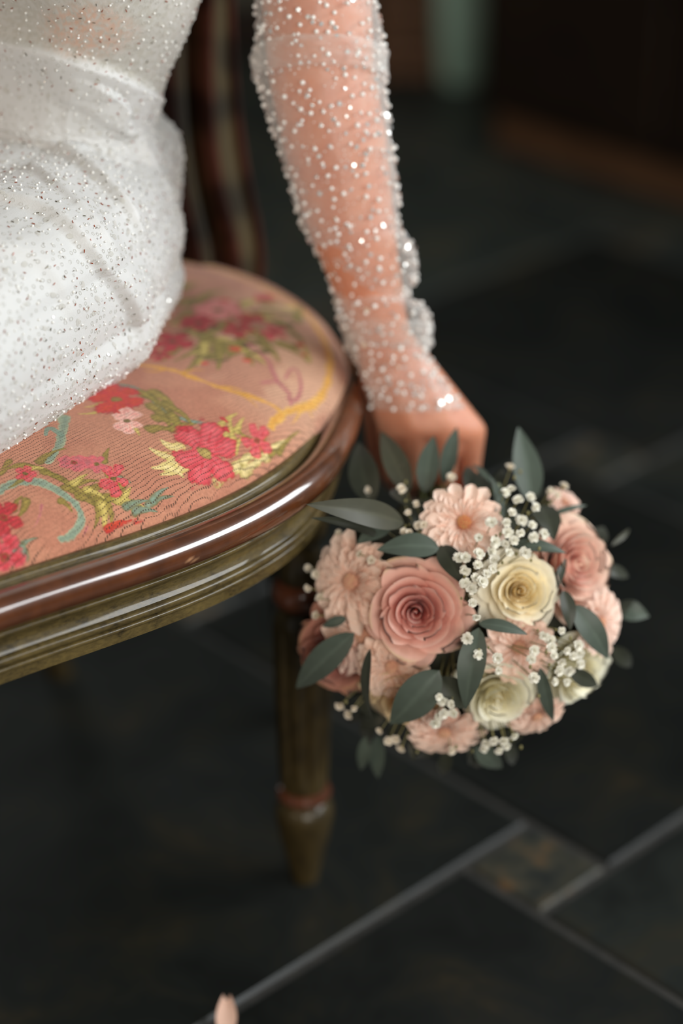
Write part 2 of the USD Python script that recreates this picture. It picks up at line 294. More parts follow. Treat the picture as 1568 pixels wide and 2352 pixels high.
# cushion: a domed pad inside the rebate, its print carried by vertex colours
CUSH_IN = .030
tc = np.linspace(0, 1, 2400, endpoint=False)
from scipy.interpolate import PchipInterpolator
_o = np.array(splev(tc, tck)).T
_k = [tc[np.argmin(np.linalg.norm(_o - q, axis=1))] for q in ((-.0435, 1.3235), (-.001, 1.43), (.0065, 1.492), (.008, 1.545), (-.155, 1.772), (-.42, 1.785))]
inset_at = PchipInterpolator([0, *_k, 1], [.032, .031, .022, .012, .005, .003, .02, .032])
oc, ocn = outline(2400, inset_at(tc)[:, None])
octree = cKDTree(oc)
CZ, CHT, CW = .4545, .043, .125
def cushion_z(xy):
    d, i = octree.query(xy); d = np.where(((xy - oc[i]) * ocn[i]).sum(1) > 0, 0, d); t = np.clip(d / CW, 0, 1)
    return CZ + CHT * (1 - (1 - t) ** 2.2) ** .62
def on_cushion(px, py):
    r = ray(px, py); lo, hi = 1.1, 2.0
    s = np.linspace(1.2, 1.9, 1400); p = EYE + s[:, None] * r
    below = (p[:, 2] < cushion_z(p[:, :2])) & (p[:, 2] > .43)
    return p[np.argmax(below)] if below.any() else atz(px, py, .49)
ctr = np.array([-.225, 1.44])
tt = np.concatenate([np.linspace(0, .58, 1150, endpoint=False), np.linspace(.58, .96, 170, endpoint=False), np.linspace(.96, 1, 80, endpoint=False)])
pts = np.array(splev(tt, tck)).T; dd = np.array(splev(tt, tck, der=1)).T; nn = np.stack([dd[:, 1], -dd[:, 0]], 1); nn /= np.linalg.norm(nn, axis=1, keepdims=True)
edge = pts - nn * inset_at(tt)[:, None]
ss = 1 - (1 - np.linspace(.08, 1, 270)) ** 1.25 * 1.0
ss = np.concatenate([[.0004], ss])
xy = ctr + ss[None, :, None] * (edge[:, None] - ctr)
cz = cushion_z(xy.reshape(-1, 2))
cv = np.column_stack([xy.reshape(-1, 2), cz])
cv[:, 2] += .0012 * (fbm(cv * 24, 3, 5) - .5)
ncol = len(ss)
# skirt tucked under
nside = 12; ang_s = np.linspace(math.pi / 2, -math.pi / 2, nside + 1)[1:]
und = np.concatenate([np.column_stack([edge + nn * (.0035 * math.cos(a)), np.full(len(edge), .4455 + .009 * math.sin(a))])[:, None] for a in ang_s], 1).reshape(-1, 3)
cf = tri(grid_faces(len(tt), ncol, True))
k = np.arange(len(tt)); k2 = (k + 1) % len(tt)
cfu = np.vstack([np.stack([k * ncol + ncol - 1, k2 * ncol + ncol - 1, len(cv) + k2 * nside], 1), np.stack([k * ncol + ncol - 1, len(cv) + k2 * nside, len(cv) + k * nside], 1), tri(grid_faces(len(tt), nside, True)) + len(cv)])
cv = np.vstack([cv, und]); cf = np.vstack([cf, cfu])[:, ::-1]
# --- print
col = np.tile(lin(188, 130, 104), (len(cv), 1))
col = col * (1 - sm(.0, .05, np.linalg.norm(cv - on_cushion(640, 850), axis=1))[:, None] * 0)
fld = on_cushion(655, 800)
w = 1 - sm(.05, .12, np.hypot((cv[:, 0] - fld[0]) * 1.3, (cv[:, 1] - fld[1]) * .8)); col = col + (lin(204, 158, 130) - col) * w[:, None]
col = col + (lin(174, 113, 91) - col) * (.6 * sm(.45, .62, fbm(cv * 30, 3, 2)))[:, None]
wob = (fbm(cv * 130, 3, 11) - .5)
fine = fbm(cv * 420, 2, 12)
hatch = fbm(np.column_stack([(cv[:, 0] + cv[:, 1]) * 130, (cv[:, 0] - cv[:, 1]) * 420, cv[:, 2] * 200]), 2, 14)
def seg_dist(pl, idx):
    p = cv[idx]; best = np.full(len(p), 9.0); tb = np.zeros(len(p)); n = len(pl) - 1
    for i in range(n):
        a, b = pl[i], pl[i + 1]; ab = b - a
        t = np.clip(((p - a) @ ab) / (ab @ ab + 1e-12), 0, 1); d = np.linalg.norm(p - a - t[:, None] * ab, axis=1)
        m = d < best; best[m] = d[m]; tb[m] = (i + t[m]) / n
    return best, tb
def stroke(pxs, w0, w1, c, c2=None, rag=.5, op=.92):
    pl = np.array([on_cushion(*q) for q in pxs]); m = max(w0, w1) / 3050.0
    if len(pl) > 2:
        tk, _ = splprep(pl.T, s=0, k=min(3, len(pl) - 1)); pl = np.array(splev(np.linspace(0, 1, 6 * len(pl)), tk)).T
    lo, hi = pl.min(0) - m * 2, pl.max(0) + m * 2
    idx = np.nonzero(((cv > lo) & (cv < hi)).all(1))[0]
    if not len(idx): return
    d, t = seg_dist(pl, idx)
    wd = (w0 + (w1 - w0) * t) / 3050.0 * (1 + rag * 2.2 * wob[idx] + .5 * (fine[idx] - .5))
    a = op * (1 - sm(.75, 1.05, d / np.maximum(wd, 1e-6)))
    cc = np.array(c) if c2 is None else np.array(c) + (np.array(c2) - np.array(c)) * np.clip((d / np.maximum(wd, 1e-6)) ** 1.5 + .9 * (fine[idx] - .5), 0, 1)[:, None]
    cc = cc * (.78 + .44 * hatch[idx])[:, None]
    col[idx] = col[idx] + (cc - col[idx]) * a[:, None]
OLV, OLD, YEL, TEAL, RDD, CRIM, PNK, LPK, GLD, CREM, ORG, MAUV, DRK = (lin(*c) for c in ((150, 132, 62), (104, 92, 44), (206, 184, 104), (122, 146, 128), (158, 34, 44), (196, 52, 62), (216, 98, 104), (232, 158, 146), (218, 156, 62), (226, 206, 146), (206, 70, 44), (176, 100, 104), (90, 60, 44)))
VEIN = lin(150, 40, 52)
def leafy(x0, y0, x1, y1, w, c=OLV, c2=OLD): stroke([(x0, y0), ((x0 + x1) / 2 + (y1 - y0) * .08, (y0 + y1) / 2 - (x1 - x0) * .08), (x1, y1)], w, w * .15, c, c2)
def bloom(x, y, rx, ry, n, c, c2, cc, a0=0., gap=.62):
    for i in range(n):
        if rx > 45:
            a = a0 + i * 2 * math.pi / n; stroke([(x + .3 * rx * math.cos(a), y + .3 * ry * math.sin(a)), (x + gap * rx * math.cos(a), y + gap * ry * math.sin(a))], rx * .33, rx * .47, VEIN, None, .7, .75)
    for i in range(n):
        a = a0 + i * 2 * math.pi / n
        stroke([(x + .25 * rx * math.cos(a), y + .25 * ry * math.sin(a)), (x + gap * rx * math.cos(a), y + gap * ry * math.sin(a))], rx * .27, rx * .42, c, c2, .6)
        stroke([(x + .3 * rx * math.cos(a), y + .3 * ry * math.sin(a)), (x + .6 * rx * math.cos(a), y + .6 * ry * math.sin(a))], 3.5, 1.5, c2, None, .4, .7)
    stroke([(x - 1, y), (x + 1, y)], rx * .22, rx * .22, cc, OLD, .6)
# gold borders
stroke([(405, 602), (470, 612), (540, 632), (620, 668), (690, 712), (735, 765), (757, 825), (748, 890), (722, 926), (668, 944), (640, 955), (622, 982)], 11, 12, GLD, lin(226, 178, 92), .9)
stroke([(690, 712), (735, 765), (750, 820)], 5, 7, lin(200, 132, 48), None, .9)
for q in ((690, 938, 668, 975), (735, 900, 700, 945), (705, 938, 716, 962), (655, 950, 628, 935)): leafy(*q, 6, GLD, lin(232, 190, 110))
stroke([(300, 838), (370, 845), (430, 862), (500, 888), (565, 908), (640, 940)], 8, 7, GLD, lin(224, 172, 90), 1.0)
for q in ((420, 858, 470, 850), (450, 870, 405, 850), (505, 890, 560, 900), (560, 905, 605, 925), (530, 898, 590, 935), (380, 848, 330, 850)): leafy(*q, 8, GLD, lin(196, 140, 60))
# upper bouquet
for q in ((600, 720, 700, 735), (610, 700, 670, 712), (560, 700, 600, 690), (430, 690, 400, 705), (460, 690, 520, 665), (520, 790, 440, 830), (480, 775, 400, 830), (470, 800, 430, 850), (560, 780, 520, 820), (600, 790, 640, 830), (640, 740, 700, 800), (450, 745, 400, 770), (430, 720, 385, 745), (560, 735, 640, 720), (520, 740, 470, 770), (545, 790, 580, 840), (500, 790, 500, 850), (590, 770, 620, 800), (640, 790, 710, 835), (410, 790, 370, 830), (680, 735, 690, 705), (470, 780, 520, 790), (420, 660, 460, 650)):
    leafy(*q, 22, OLV, OLD)
for q in ((520, 720, 600, 730), (610, 735, 660, 745), (455, 770, 500, 765), (560, 700, 640, 690), (540, 800, 620, 845), (470, 790, 455, 840)): leafy(*q, 17, YEL, OLV)
PR = np.random.default_rng(5)
for k in range(46):
    x, y = PR.uniform(370, 690), PR.uniform(695, 830); a = PR.uniform(-.7, .7) + (math.pi if PR.random() < .5 else 0)
    if abs(y - 760) < 70 - .10 * abs(x - 520): leafy(x, y, x + 50 * math.cos(a), y + 22 * math.sin(a), PR.uniform(7, 13), (OLV, OLD, YEL, OLD)[k % 4], (OLD, DRK, OLV, OLV)[k % 4])
bloom(500, 712, 62, 26, 6, LPK, PNK, OLD, .3); bloom(548, 756, 44, 22, 5, CRIM, RDD, DRK, .2); bloom(628, 764, 36, 24, 5, CRIM, PNK, RDD, .6)
bloom(455, 742, 48, 18, 5, RDD, CRIM, DRK, .1); bloom(395, 785, 50, 26, 5, CRIM, RDD, DRK, .4); bloom(610, 684, 36, 11, 5, CRIM, RDD, RDD, 0); bloom(575, 732, 40, 13, 5, CRIM, RDD, ORG, .5); bloom(365, 815, 34, 16, 5, RDD, CRIM, DRK, .4)
for x, y, r in ((540, 802, 12), (566, 828, 10), (690, 792, 9), (700, 815, 7), (470, 835, 8), (515, 690, 10)): stroke([(x - 4, y), (x + 4, y)], r, r, ORG, CRIM)
stroke([(570, 790), (600, 815), (625, 850), (640, 880), (665, 905)], 6, 6, MAUV, None, .9); stroke([(655, 870), (680, 850), (690, 880), (660, 915)], 4, 5, MAUV); stroke([(600, 880), (640, 880), (668, 930)], 4, 4, MAUV); stroke([(700, 800), (712, 832)], 7, 5, OLV, YEL)
# flower spray down to the front edge
stroke([(255, 884), (300, 888), (340, 910), (395, 955), (440, 968), (475, 975)], 7, 7, TEAL, lin(90, 110, 98), .6)
for q in ((330, 905, 420, 985), (350, 900, 410, 950), (345, 930, 395, 990), (360, 960, 420, 985), (380, 930, 440, 975), (320, 900, 370, 940), (400, 985, 450, 975), (345, 985, 400, 990), (395, 955, 415, 1000)): leafy(*q, 17, OLV, OLD)
for q in ((250, 935, 180, 950), (240, 920, 195, 935), (300, 975, 320, 1000), (500, 985, 545, 950), (520, 1000, 550, 985), (535, 1010, 530, 960), (545, 990, 560, 960), (540, 1040, 560, 1000)): leafy(*q, 12, YEL, OLV)
bloom(268, 918, 62, 40, 6, ORG, CRIM, OLV, .2); bloom(292, 966, 36, 36, 6, LPK, lin(236, 196, 180), OLD, .4)
for q in ((405, 1050, 345, 1030), (400, 1060, 350, 1075), (420, 1070, 370, 1090), (410, 1030, 370, 1010), (390, 1075, 420, 1095)): leafy(*q, 20, CREM, YEL)
for q in ((540, 1075, 600, 1045), (520, 1090, 560, 1080), (560, 1060, 585, 1040), (590, 1060, 640, 1020), (610, 1050, 660, 1010), (500, 1105, 560, 1075), (560, 1085, 620, 1050)): leafy(*q, 17, CREM, OLV)
for q in ((600, 1030, 620, 990), (575, 1010, 545, 985), (620, 1045, 680, 1025), (640, 1040, 690, 990)): leafy(*q, 10, OLV, OLD)
bloom(472, 1040, 78, 82, 6, PNK, CRIM, YEL, -.25, .66); bloom(590, 1012, 40, 52, 5, PNK, CRIM, RDD, .5)
for q in ((425, 985, 12), (520, 985, 9), (515, 962, 8)): stroke([(q[0] - 3, q[1]), (q[0] + 5, q[1] + 6)], q[2], q[2] * .5, CRIM, RDD)
# left part
stroke([(0, 1130), (40, 1108), (90, 1108), (150, 1140), (186, 1180), (175, 1220), (140, 1238)], 13, 9, TEAL, lin(154, 172, 142), .7)
stroke([(110, 1060), (135, 1020), (145, 985), (150, 960)], 9, 15, TEAL, lin(160, 172, 140), .6); stroke([(140, 1000), (112, 985), (105, 1000)], 9, 5, TEAL)
stroke([(0, 1090), (60, 1070), (130, 1095), (190, 1130), (250, 1140)], 9, 9, OLV, OLD, .8)
for q in ((20, 1060, 0, 1080), (60, 1090, 20, 1120), (100, 1085, 150, 1110), (170, 1115, 225, 1105), (200, 1130, 290, 1110), (180, 1140, 240, 1180), (225, 1150, 215, 1215), (245, 1150, 255, 1220), (250, 1145, 310, 1180), (60, 1150, 40, 1190), (140, 1150, 165, 1175), (150, 1120, 190, 1150), (240, 1060, 250, 1030), (20, 1010, 60, 990), (90, 1060, 150, 1030), (30, 1170, 50, 1140), (280, 1120, 240, 1085)): leafy(*q, 12, OLV, OLD)
for q in ((170, 1110, 200, 1090), (200, 1125, 240, 1145), (270, 1150, 330, 1165), (60, 1080, 100, 1075), (235, 1160, 235, 1230), (285, 1150, 300, 1120)): leafy(*q, 12, YEL, OLV)
for q in ((290, 1165, 345, 1150), (340, 1160, 400, 1140), (350, 1150, 385, 1120), (310, 1175, 360, 1175), (275, 1100, 300, 1110)): leafy(*q, 13, TEAL, OLD)
for q in ((30, 1270, 85, 1235), (50, 1260, 60, 1300), (85, 1285, 105, 1265)): leafy(*q, 14, TEAL, OLD)
bloom(262, 1100, 34, 46, 5, PNK, CRIM, OLD, .2); bloom(58, 1088, 26, 20, 5, PNK, CRIM, OLD); bloom(222, 1066, 24, 26, 5, PNK, MAUV, OLD, .4); bloom(8, 1190, 44, 50, 5, CRIM, RDD, RDD, .3); bloom(10, 1278, 46, 56, 5, CRIM, PNK, RDD, .1); bloom(170, 1062, 40, 14, 5, MAUV, PNK, RDD)
for q in ((240, 1230, 320, 1190), (300, 1212, 350, 1188), (245, 1215, 285, 1195)): leafy(*q, 10, ORG, RDD)
for q in ((95, 1160, 75, 1215), (200, 1210, 160, 1270), (180, 1265, 230, 1245), (110, 1290, 150, 1270)): leafy(*q, 5, MAUV, lin(196, 140, 110))
print('cushion', len(cv))
obj('seat_cushion', (cv, cf), cushion_m, chair, col=col, label='pink floral tapestry seat pad')

# turned front legs
LEG = [(0, .372), (.0, .372), (.021, .37), (.0225, .362), (.0215, .352), (.016, .345), (.0145, .338), (.0185, .326), (.0200, .318), (.0185, .308)]
RING = [(.0175, .3105), (.0235, .3065), (.0262, .3000), (.0262, .2935), (.0235, .2870), (.0175, .2835)]
SHAFT = [(.0165, .286), (.0215, .282), (.0245, .272), (.0250, .260), (.0245, .20), (.0228, .14), (.0215, .108), (.0195, .100), (.0185, .098)]
COLLAR = [(.018, .1015), (.0222, .0995), (.0242, .0945), (.0222, .0895), (.018, .0875)]
FOOT = [(.0175, .089), (.0205, .086), (.0245, .082), (.0262, .076), (.0255, .066), (.0215, .045), (.0165, .022), (.0135, .006), (.0125, 0.0), (0, 0.0)]
def dense(pr, n=5):
    pr = np.array(pr); t = np.linspace(0, len(pr) - 1, n * (len(pr) - 1) + 1)
    return np.column_stack([np.interp(t, np.arange(len(pr)), pr[:, 0]), np.interp(t, np.arange(len(pr)), pr[:, 1])])
def flute(an, z, R):
    c = np.clip(np.cos(an * 9 + .6), 0, 1) ** .7
    return -.0030 * c * sm(.112, .122, z) * (1 - sm(.262, .272, z))
def turned_leg(c):
    l = obj('front_leg', join([lathe(LEG, 40, c), lathe(dense(SHAFT, 4), 144, c, flute), lathe(FOOT, 40, c)]), olive_stile, chair, smooth=45)
    obj('ring', lathe(dense(RING, 2), 40, c), red_turned, l); obj('collar', lathe(dense(COLLAR, 2), 40, c), red_turned, l)
turned_leg((-.033, 1.440)); turned_leg((-.405, 1.150))
for c, o in (((-.058, 1.640), (.018, .06)), ((-.335, 1.72), (.039, .065))):
    z = np.linspace(.40, 0, 10); t = (z - .40) / -.40
    obj('rear_leg', tube(np.column_stack([c[0] + o[0] * t ** 2, c[1] + o[1] * t ** 2, z]), np.linspace(.021, .014, 10), 14), olive_stile, chair)
# back: moulded stiles, crest rail and padded panel
CB = np.array([-.664, .747, 0.]); CR = np.array([.747, .664, 0.])          # chair's backwards and rightwards
def stile(pts, wid, sgn):
    pts = np.array(pts, float); tk, _ = splprep(pts.T, s=0); u = np.linspace(0, 1, 60); P = np.array(splev(u, tk)).T
    T = np.array(splev(u, tk, der=1)).T; T /= np.linalg.norm(T, axis=1, keepdims=True)
    Fw = -CB + .25 * CR * sgn; Fw = Fw - (T @ Fw)[:, None] * T; Fw /= np.linalg.norm(Fw, axis=1, keepdims=True)
    S = np.cross(T, Fw) * -1
    pr = [(-1, -.5), (-1, .35)] + [(-.86 + .14 * math.cos(a), .42 + .22 * math.sin(a)) for a in np.linspace(math.pi, 0, 7)] + [(-.66, .30), (-.45, .52), (-.1, .66), (.25, .6), (.55, .40), (.66, .28)] + [(.83 + .17 * math.cos(a), .40 + .24 * math.sin(a)) for a in np.linspace(math.pi, 0, 7)] + [(1, .3), (1, -.5)]
    pr = np.array(pr); W = np.interp(u, np.linspace(0, 1, len(wid)), wid)
    v = P[:, None] + S[:, None] * (pr[None, :, :1] * W[:, None, None]) + Fw[:, None] * (pr[None, :, 1:] * .030)
    n = len(pr); v = v.reshape(-1, 3)
    i, j = np.meshgrid(np.arange(59), np.arange(n), indexing='ij')
    f = tri(np.stack([i * n + j, i * n + (j + 1) % n, (i + 1) * n + (j + 1) % n, (i + 1) * n + j], -1).reshape(-1, 4))
    isred = np.abs(pr[:, 0]) > .7
    ccol = np.tile(np.where((isred & (pr[:, 1] > .25))[:, None], lin(58, 29, 19), lin(58, 47, 27)), (60, 1))
    ccol = ccol * (.45 + 1.0 * sm(.35, .65, fbm(v * 28, 3, 4)))[:, None]
    return (v, f), ccol, P
D_ST = 1.83
rpx = [(538, 650), (540, 590), (531, 530), (517, 470), (500, 390), (488, 300), (480, 200), (476, 100), (474, -30), (472, -200), (466, -420)]
rpts = [at(x, y, D_ST + .00006 * max(0, 100 - y)) for x, y in rpx]
WID = [.021, .0245, .0265, .0260, .0240, .0220, .0205, .0198, .0195, .0195, .0195]
(sv, sf), sc, RP = stile(rpts, WID, 1)
obj('stile', (sv, sf), stile_wood, chair, col=sc)
ipts = [p - CR * .041 + CB * .008 for p in rpts]
CB2, CR2 = np.array([.5, .866, 0.]), np.array([.866, -.5, 0.])             # the back as a whole
mid = rpts[3] - CR2 * .19
def mir(p): return p - 2 * ((p - mid) @ CR2) * CR2
(sv, sf), sc, LP = stile([mir(p) for p in np.array(rpts)], WID, -1)
obj('stile', (sv, sf), stile_wood, chair, col=sc)
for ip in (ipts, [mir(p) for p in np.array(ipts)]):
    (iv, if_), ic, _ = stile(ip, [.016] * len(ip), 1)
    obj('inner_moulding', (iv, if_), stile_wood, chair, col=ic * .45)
ctop = .5 * (RP[-1] + LP[-1]) + np.array([0, 0, .07])
tk, _ = splprep(np.array([RP[-1], .5 * (RP[-1] + ctop) + [0, 0, .02], ctop, .5 * (LP[-1] + ctop) + [0, 0, .02], LP[-1]]).T, s=0)
obj('crest_rail', tube(np.array(splev(np.linspace(0, 1, 24), tk)).T, .024, 14), red_turned, chair)
pv = []
for a in np.linspace(.06, .94, 20):
    for b in np.linspace(0, 1, 24):
        q = RP[18] * (1 - a) + LP[18] * a; q2 = RP[-1] * (1 - a) + LP[-1] * a + np.array([0, 0, .05 * math.sin(a * math.pi)])
        pv.append(q * (1 - b) + q2 * b - CB2 * (.012 * (math.sin(a * math.pi) * math.sin(b * math.pi)) ** .4 - .004))
pv = np.array(pv); g = grid_faces(20, 24)
back_pts = pv + CB2 * .03
fr = tri(g); obj('back_panel', (np.vstack([pv, back_pts]), np.vstack([fr, fr[:, ::-1] + len(pv)])), plain('back_velvet', lin(120, 88, 66), .8), chair)
FLANK_Z, FLANK_D = [.495, .505, .52, .535, .55, .575, .60, .615, .635, .655, .675, .70], [0, .003, .010, .008, -.001, .003, .004, .010, .016, .010, .005, 0]
# ------------------------------------------------------------------ the bride
person = thing('person', 'woman in a white beaded dress seated on the chair, arm hanging to hold a bouquet', 'person')
def hull(*s): return m3.Manifold.batch_hull([m3.Manifold.sphere(r, 28).translate(tuple(map(float, p))) for p, r in s])
FW = np.array([-.5, -.866, 0.]); LF = np.array([.866, -.5, 0.]); UP = np.array([0, 0, 1.])
PC = np.array([-.281, 1.588, .575])                                   # middle of the pelvis
def B(l, f, z): return np.array([PC[0], PC[1], z]) + LF * l + FW * f
def smooth_mesh(man, length, it=12):
    v, f = man_arrays(man.refine_to_length(length)); t = trimesh.Trimesh(v, f, process=True)
    v0 = np.array(t.vertices); trimesh.smoothing.filter_taubin(t, lamb=.5, nu=.53, iterations=it); v1 = np.array(t.vertices)
    bad = ~(np.linalg.norm(v1 - v0, axis=1) < .007); t.vertices = np.where(bad[:, None], v0, v1); print('reset', bad.sum()); return t
DR = DRESS_R = dict(hip=.100, thigh=.092, knee=.078)
hipL, hipR, THI, kneL, kneR = B(.078, .01, .566), B(-.083, .0, .575), B(.106, .105, .562), B(.150, .44, .565), B(-.083, .44, .565)
waist_l, waist_r = B(.054, -.015, .668), B(-.060, -.015, .668)
rib_l, rib_r = B(.098, -.02, .775), B(-.055, -.02, .775)
chest_l, chest_r = B(.128, -.02, .93), B(-.055, -.02, .93)
dress_man = (hull((hipL, .089), (THI, .096), (B(.05, .0, .57), .085)) + hull((THI, .096), (kneL, .078)) + hull((hipR, .1), (kneR, .078)) + hull((hipL, .082), (hipR, .095), (B(-.05, -.05, .59), .100), (B(.040, -.045, .595), .087))
             + hull((B(.06, .0, .57), .082), (waist_l, .066), (waist_r, .070), (hipR, .088)) + hull((waist_l, .066), (waist_r, .070), (rib_l, .078), (rib_r, .083)) + hull((rib_l, .078), (rib_r, .083), (chest_l, .085), (chest_r, .088), (B(.09, .055, .90), .06), (B(-.03, .055, .90), .06))
             + hull((B(.06, .0, .58), .085), (B(-.06, 0, .58), .085), (B(.09, .44, .565), .07), (B(-.06, .44, .565), .07)))
dress_man = dress_man + hull((kneL, .078), (kneR, .078), (B(.15, .47, .06), .05), (B(-.1, .47, .06), .05), (B(.18, .60, .05), .04), (B(-.13, .60, .05), .04))
dt = smooth_mesh(dress_man, .0095, 14)
dt = dt.subdivide() if False else dt
# finer triangles where the light picks out the cloth
vis = (dt.triangles_center[:, 2] > .45) & (dt.triangles_center @ LF > (PC @ LF) - .02)
dt = dt.subdivide(np.nonzero(vis)[0]); vis = (dt.triangles_center[:, 2] > .45) & (dt.triangles_center @ LF > (PC @ LF) - .015)
dt = dt.subdivide(np.nonzero(vis)[0]); dt.merge_vertices()
dv = np.array(dt.vertices)
tg = {0: 455, 60: 440, 160: 400, 230: 385, 280: 405, 330: 412, 400: 416, 480: 420, 620: 405, 720: 390, 810: 340, 895: 230}
if True:                                                           # shape the flank: how far the cloth stands out at each height
    zz = np.array(FLANK_Z); off = np.array(FLANK_D)
    k = np.interp(dv[:, 2], zz, off) * sm(.0, .10, (dv - PC) @ LF) * (1 - sm(.1, .3, (dv - PC) @ FW))
    dv += k[:, None] * LF
# drape: pleats wrapped round the hip, each a raised lip that falls away below
dt.vertices = dv
dn = np.array(dt.vertex_normals)
def drape(pxs, amp, up, down, d0=1.50):
    global dv
    rays = np.array([ray(*q) for q in pxs]); tree = cKDTree(proj(dv[front])[:, :2]); d, i = tree.query(np.array(pxs, float)); pl = dv[front][i]
    tk, _ = splprep(pl.T, s=1e-5, k=min(3, len(pl) - 1)); pl = np.array(splev(np.linspace(0, 1, 60), tk)).T
    T = np.gradient(pl, axis=0); T /= np.linalg.norm(T, axis=1, keepdims=True)
    tr = cKDTree(pl); d, i = tr.query(dv); q = dv - pl[i]
    side_v = np.cross(dn, T[i]); s = (q * side_v).sum(1)
    along = np.minimum(sm(0, 8, i), 1 - sm(50, 59, i) * .7)
    h = amp * along * np.where(s > 0, np.exp(-(s / up) ** 2), np.exp(-(s / down) ** 2)) * (d < .06)
    dv = dv + dn * h[:, None]
    return pl
folds = []
pj = proj(dv); front = (dn @ _f < -.05) & (dv[:, 2] > .47) & (pj[:, 0] > -400)
for pxs, amp, a, b in (([(-120, 70), (0, 95), (130, 120), (260, 165), (345, 215), (395, 232)], .0075, .003, .022),
                       ([(-120, 265), (0, 292), (130, 345), (235, 425), (300, 510), (340, 590)], .0075, .026, .004),
                       ([(-120, 440), (0, 462), (100, 485), (180, 555), (260, 650), (310, 740), (325, 800)], .0085, .026, .0045),
                       ([(60, 380), (150, 440), (230, 530), (280, 610)], .0042, .016, .005),
                       ([(-120, 560), (0, 560), (90, 600), (150, 680), (170, 760)], .0045, .03, .008),
                       ([(100, 210), (210, 250), (310, 320), (370, 400)], .0036, .018, .006)):
    folds.append(drape(pxs, amp, a, b))
sk = dv - np.array([*(PC[:2] + FW[:2] * .47 + LF[:2] * .03), 0]); sa = np.arctan2(sk @ LF, sk @ FW)
dv += dn * ((.050 * (fbm(np.column_stack([np.cos(sa) * 5, np.sin(sa) * 5, dv[:, 2] * 1.1]), 3, 6) - .5)) * (1 - sm(.30, .54, dv[:, 2])))[:, None]
dv[:, :] += dn * (.0014 * (fbm(dv * 26, 3, 3) - .5))[:, None]
dt.vertices = dv; dn = np.array(dt.vertex_normals)
WH = np.array([.62, .62, .612])
dcol = np.tile(WH, (len(dv), 1))
pj = proj(dv)
seam = folds[0]; _, si = cKDTree(seam[:, :2]).query(dv[:, :2])
bod = sm(-.001, .003, dv[:, 2] - seam[si, 2])                      # sheer beaded bodice above the drape
lace = fbm(dv * 380, 3, 21)
dcol += (np.array([.47, .45, .40]) - dcol) * (bod * (.62 + .38 * sm(.42, .6, lace)))[:, None]
skinp = bod * (1 - sm(.018, .045, np.linalg.norm((dv - at(205, 55, 1.50)) * [1, .4, 1.6], axis=1) - .01 * (fbm(dv * 60, 3, 4) - .5))) * sm(.25, .7, fbm(dv * 600, 2, 8))
dcol += (np.array([.62, .36, .25]) - dcol) * (.75 * skinp)[:, None]
dress = obj('dress', (dv, np.array(dt.faces)), dress_mat, person, col=dcol, label='white draped dress with beads and sequins')
print('dress', len(dv), len(dt.faces))

# beads, rings and sequins sewn over the dress
R = np.random.default_rng(3)
def scatter(man_v, man_f, n, keep):
    t = man_v[man_f]; a = np.linalg.norm(np.cross(t[:, 1] - t[:, 0], t[:, 2] - t[:, 0]), axis=1); a = a * keep(t.mean(1), np.cross(t[:, 1] - t[:, 0], t[:, 2] - t[:, 0]) / (a[:, None] + 1e-15))
    i = R.choice(len(a), n, p=a / a.sum()); u = R.random((n, 2)); fl = u.sum(1) > 1; u[fl] = 1 - u[fl]
    p = t[i, 0] + u[:, :1] * (t[i, 1] - t[i, 0]) + u[:, 1:] * (t[i, 2] - t[i, 0]); nn = np.cross(t[i, 1] - t[i, 0], t[i, 2] - t[i, 0]); nn /= np.linalg.norm(nn, axis=1, keepdims=True)
    return p, nn
def thin(p, n, r):
    tr = cKDTree(p); ok = np.ones(len(p), bool)
    for i, j in sorted(tr.query_pairs(r)):
        if ok[i]: ok[j] = False
    return p[ok], n[ok]
def frames(n, tilt=0.0, spin=True):
    n = n + tilt * R.normal(size=n.shape); n /= np.linalg.norm(n, axis=1, keepdims=True)
    x = np.cross(n, R.normal(size=n.shape)); x /= np.linalg.norm(x, axis=1, keepdims=True); y = np.cross(n, x)
    return np.stack([x, y, n], 2)
def copies(mesh, p, fr, scale):
    v, f = np.asarray(mesh[0]), np.asarray(mesh[1]); m = len(v)
    V = np.einsum('kij,mj->kmi', fr, v) * np.broadcast_to(scale, (len(p),))[:, None, None] + p[:, None]
    return V.reshape(-1, 3), (f[None] + (np.arange(len(p)) * m)[:, None, None]).reshape(-1, 3)
def torus(r, t, n=12, m=5):
    a = np.arange(n) * 2 * np.pi / n; b = np.arange(m) * 2 * np.pi / m
    v = np.stack([(r + t * np.cos(b)[None]) * np.cos(a)[:, None], (r + t * np.cos(b)[None]) * np.sin(a)[:, None], np.broadcast_to(t * np.sin(b)[None], (n, m))], -1).reshape(-1, 3)
    i, j = np.meshgrid(np.arange(n), np.arange(m), indexing='ij'); q = np.stack([i * m + j, ((i + 1) % n) * m + j, ((i + 1) % n) * m + (j + 1) % m, i * m + (j + 1) % m], -1).reshape(-1, 4)
    return v, tri(q)
def disc(rx, ry, h, n=14):
    a = np.arange(n) * 2 * np.pi / n; c = np.stack([rx * np.cos(a), ry * np.sin(a)], 1)
    v = np.vstack([np.column_stack([c, np.zeros(n)]), np.column_stack([c * .86, np.full(n, h)]), [[0, 0, h * 1.1]]])
    k = np.arange(n); k2 = (k + 1) % n
    return v, np.vstack([np.stack([k, k2, n + k2], 1), np.stack([k, n + k2, n + k], 1), np.stack([n + k, n + k2, np.full(n, 2 * n)], 1)])
BOX = trimesh.creation.cylinder(radius=.5, height=1, sections=6)
bug = (np.array(BOX.vertices)[:, [2, 0, 1]] * [1, .32, .32], np.array(BOX.faces))
df = np.array(dt.faces)
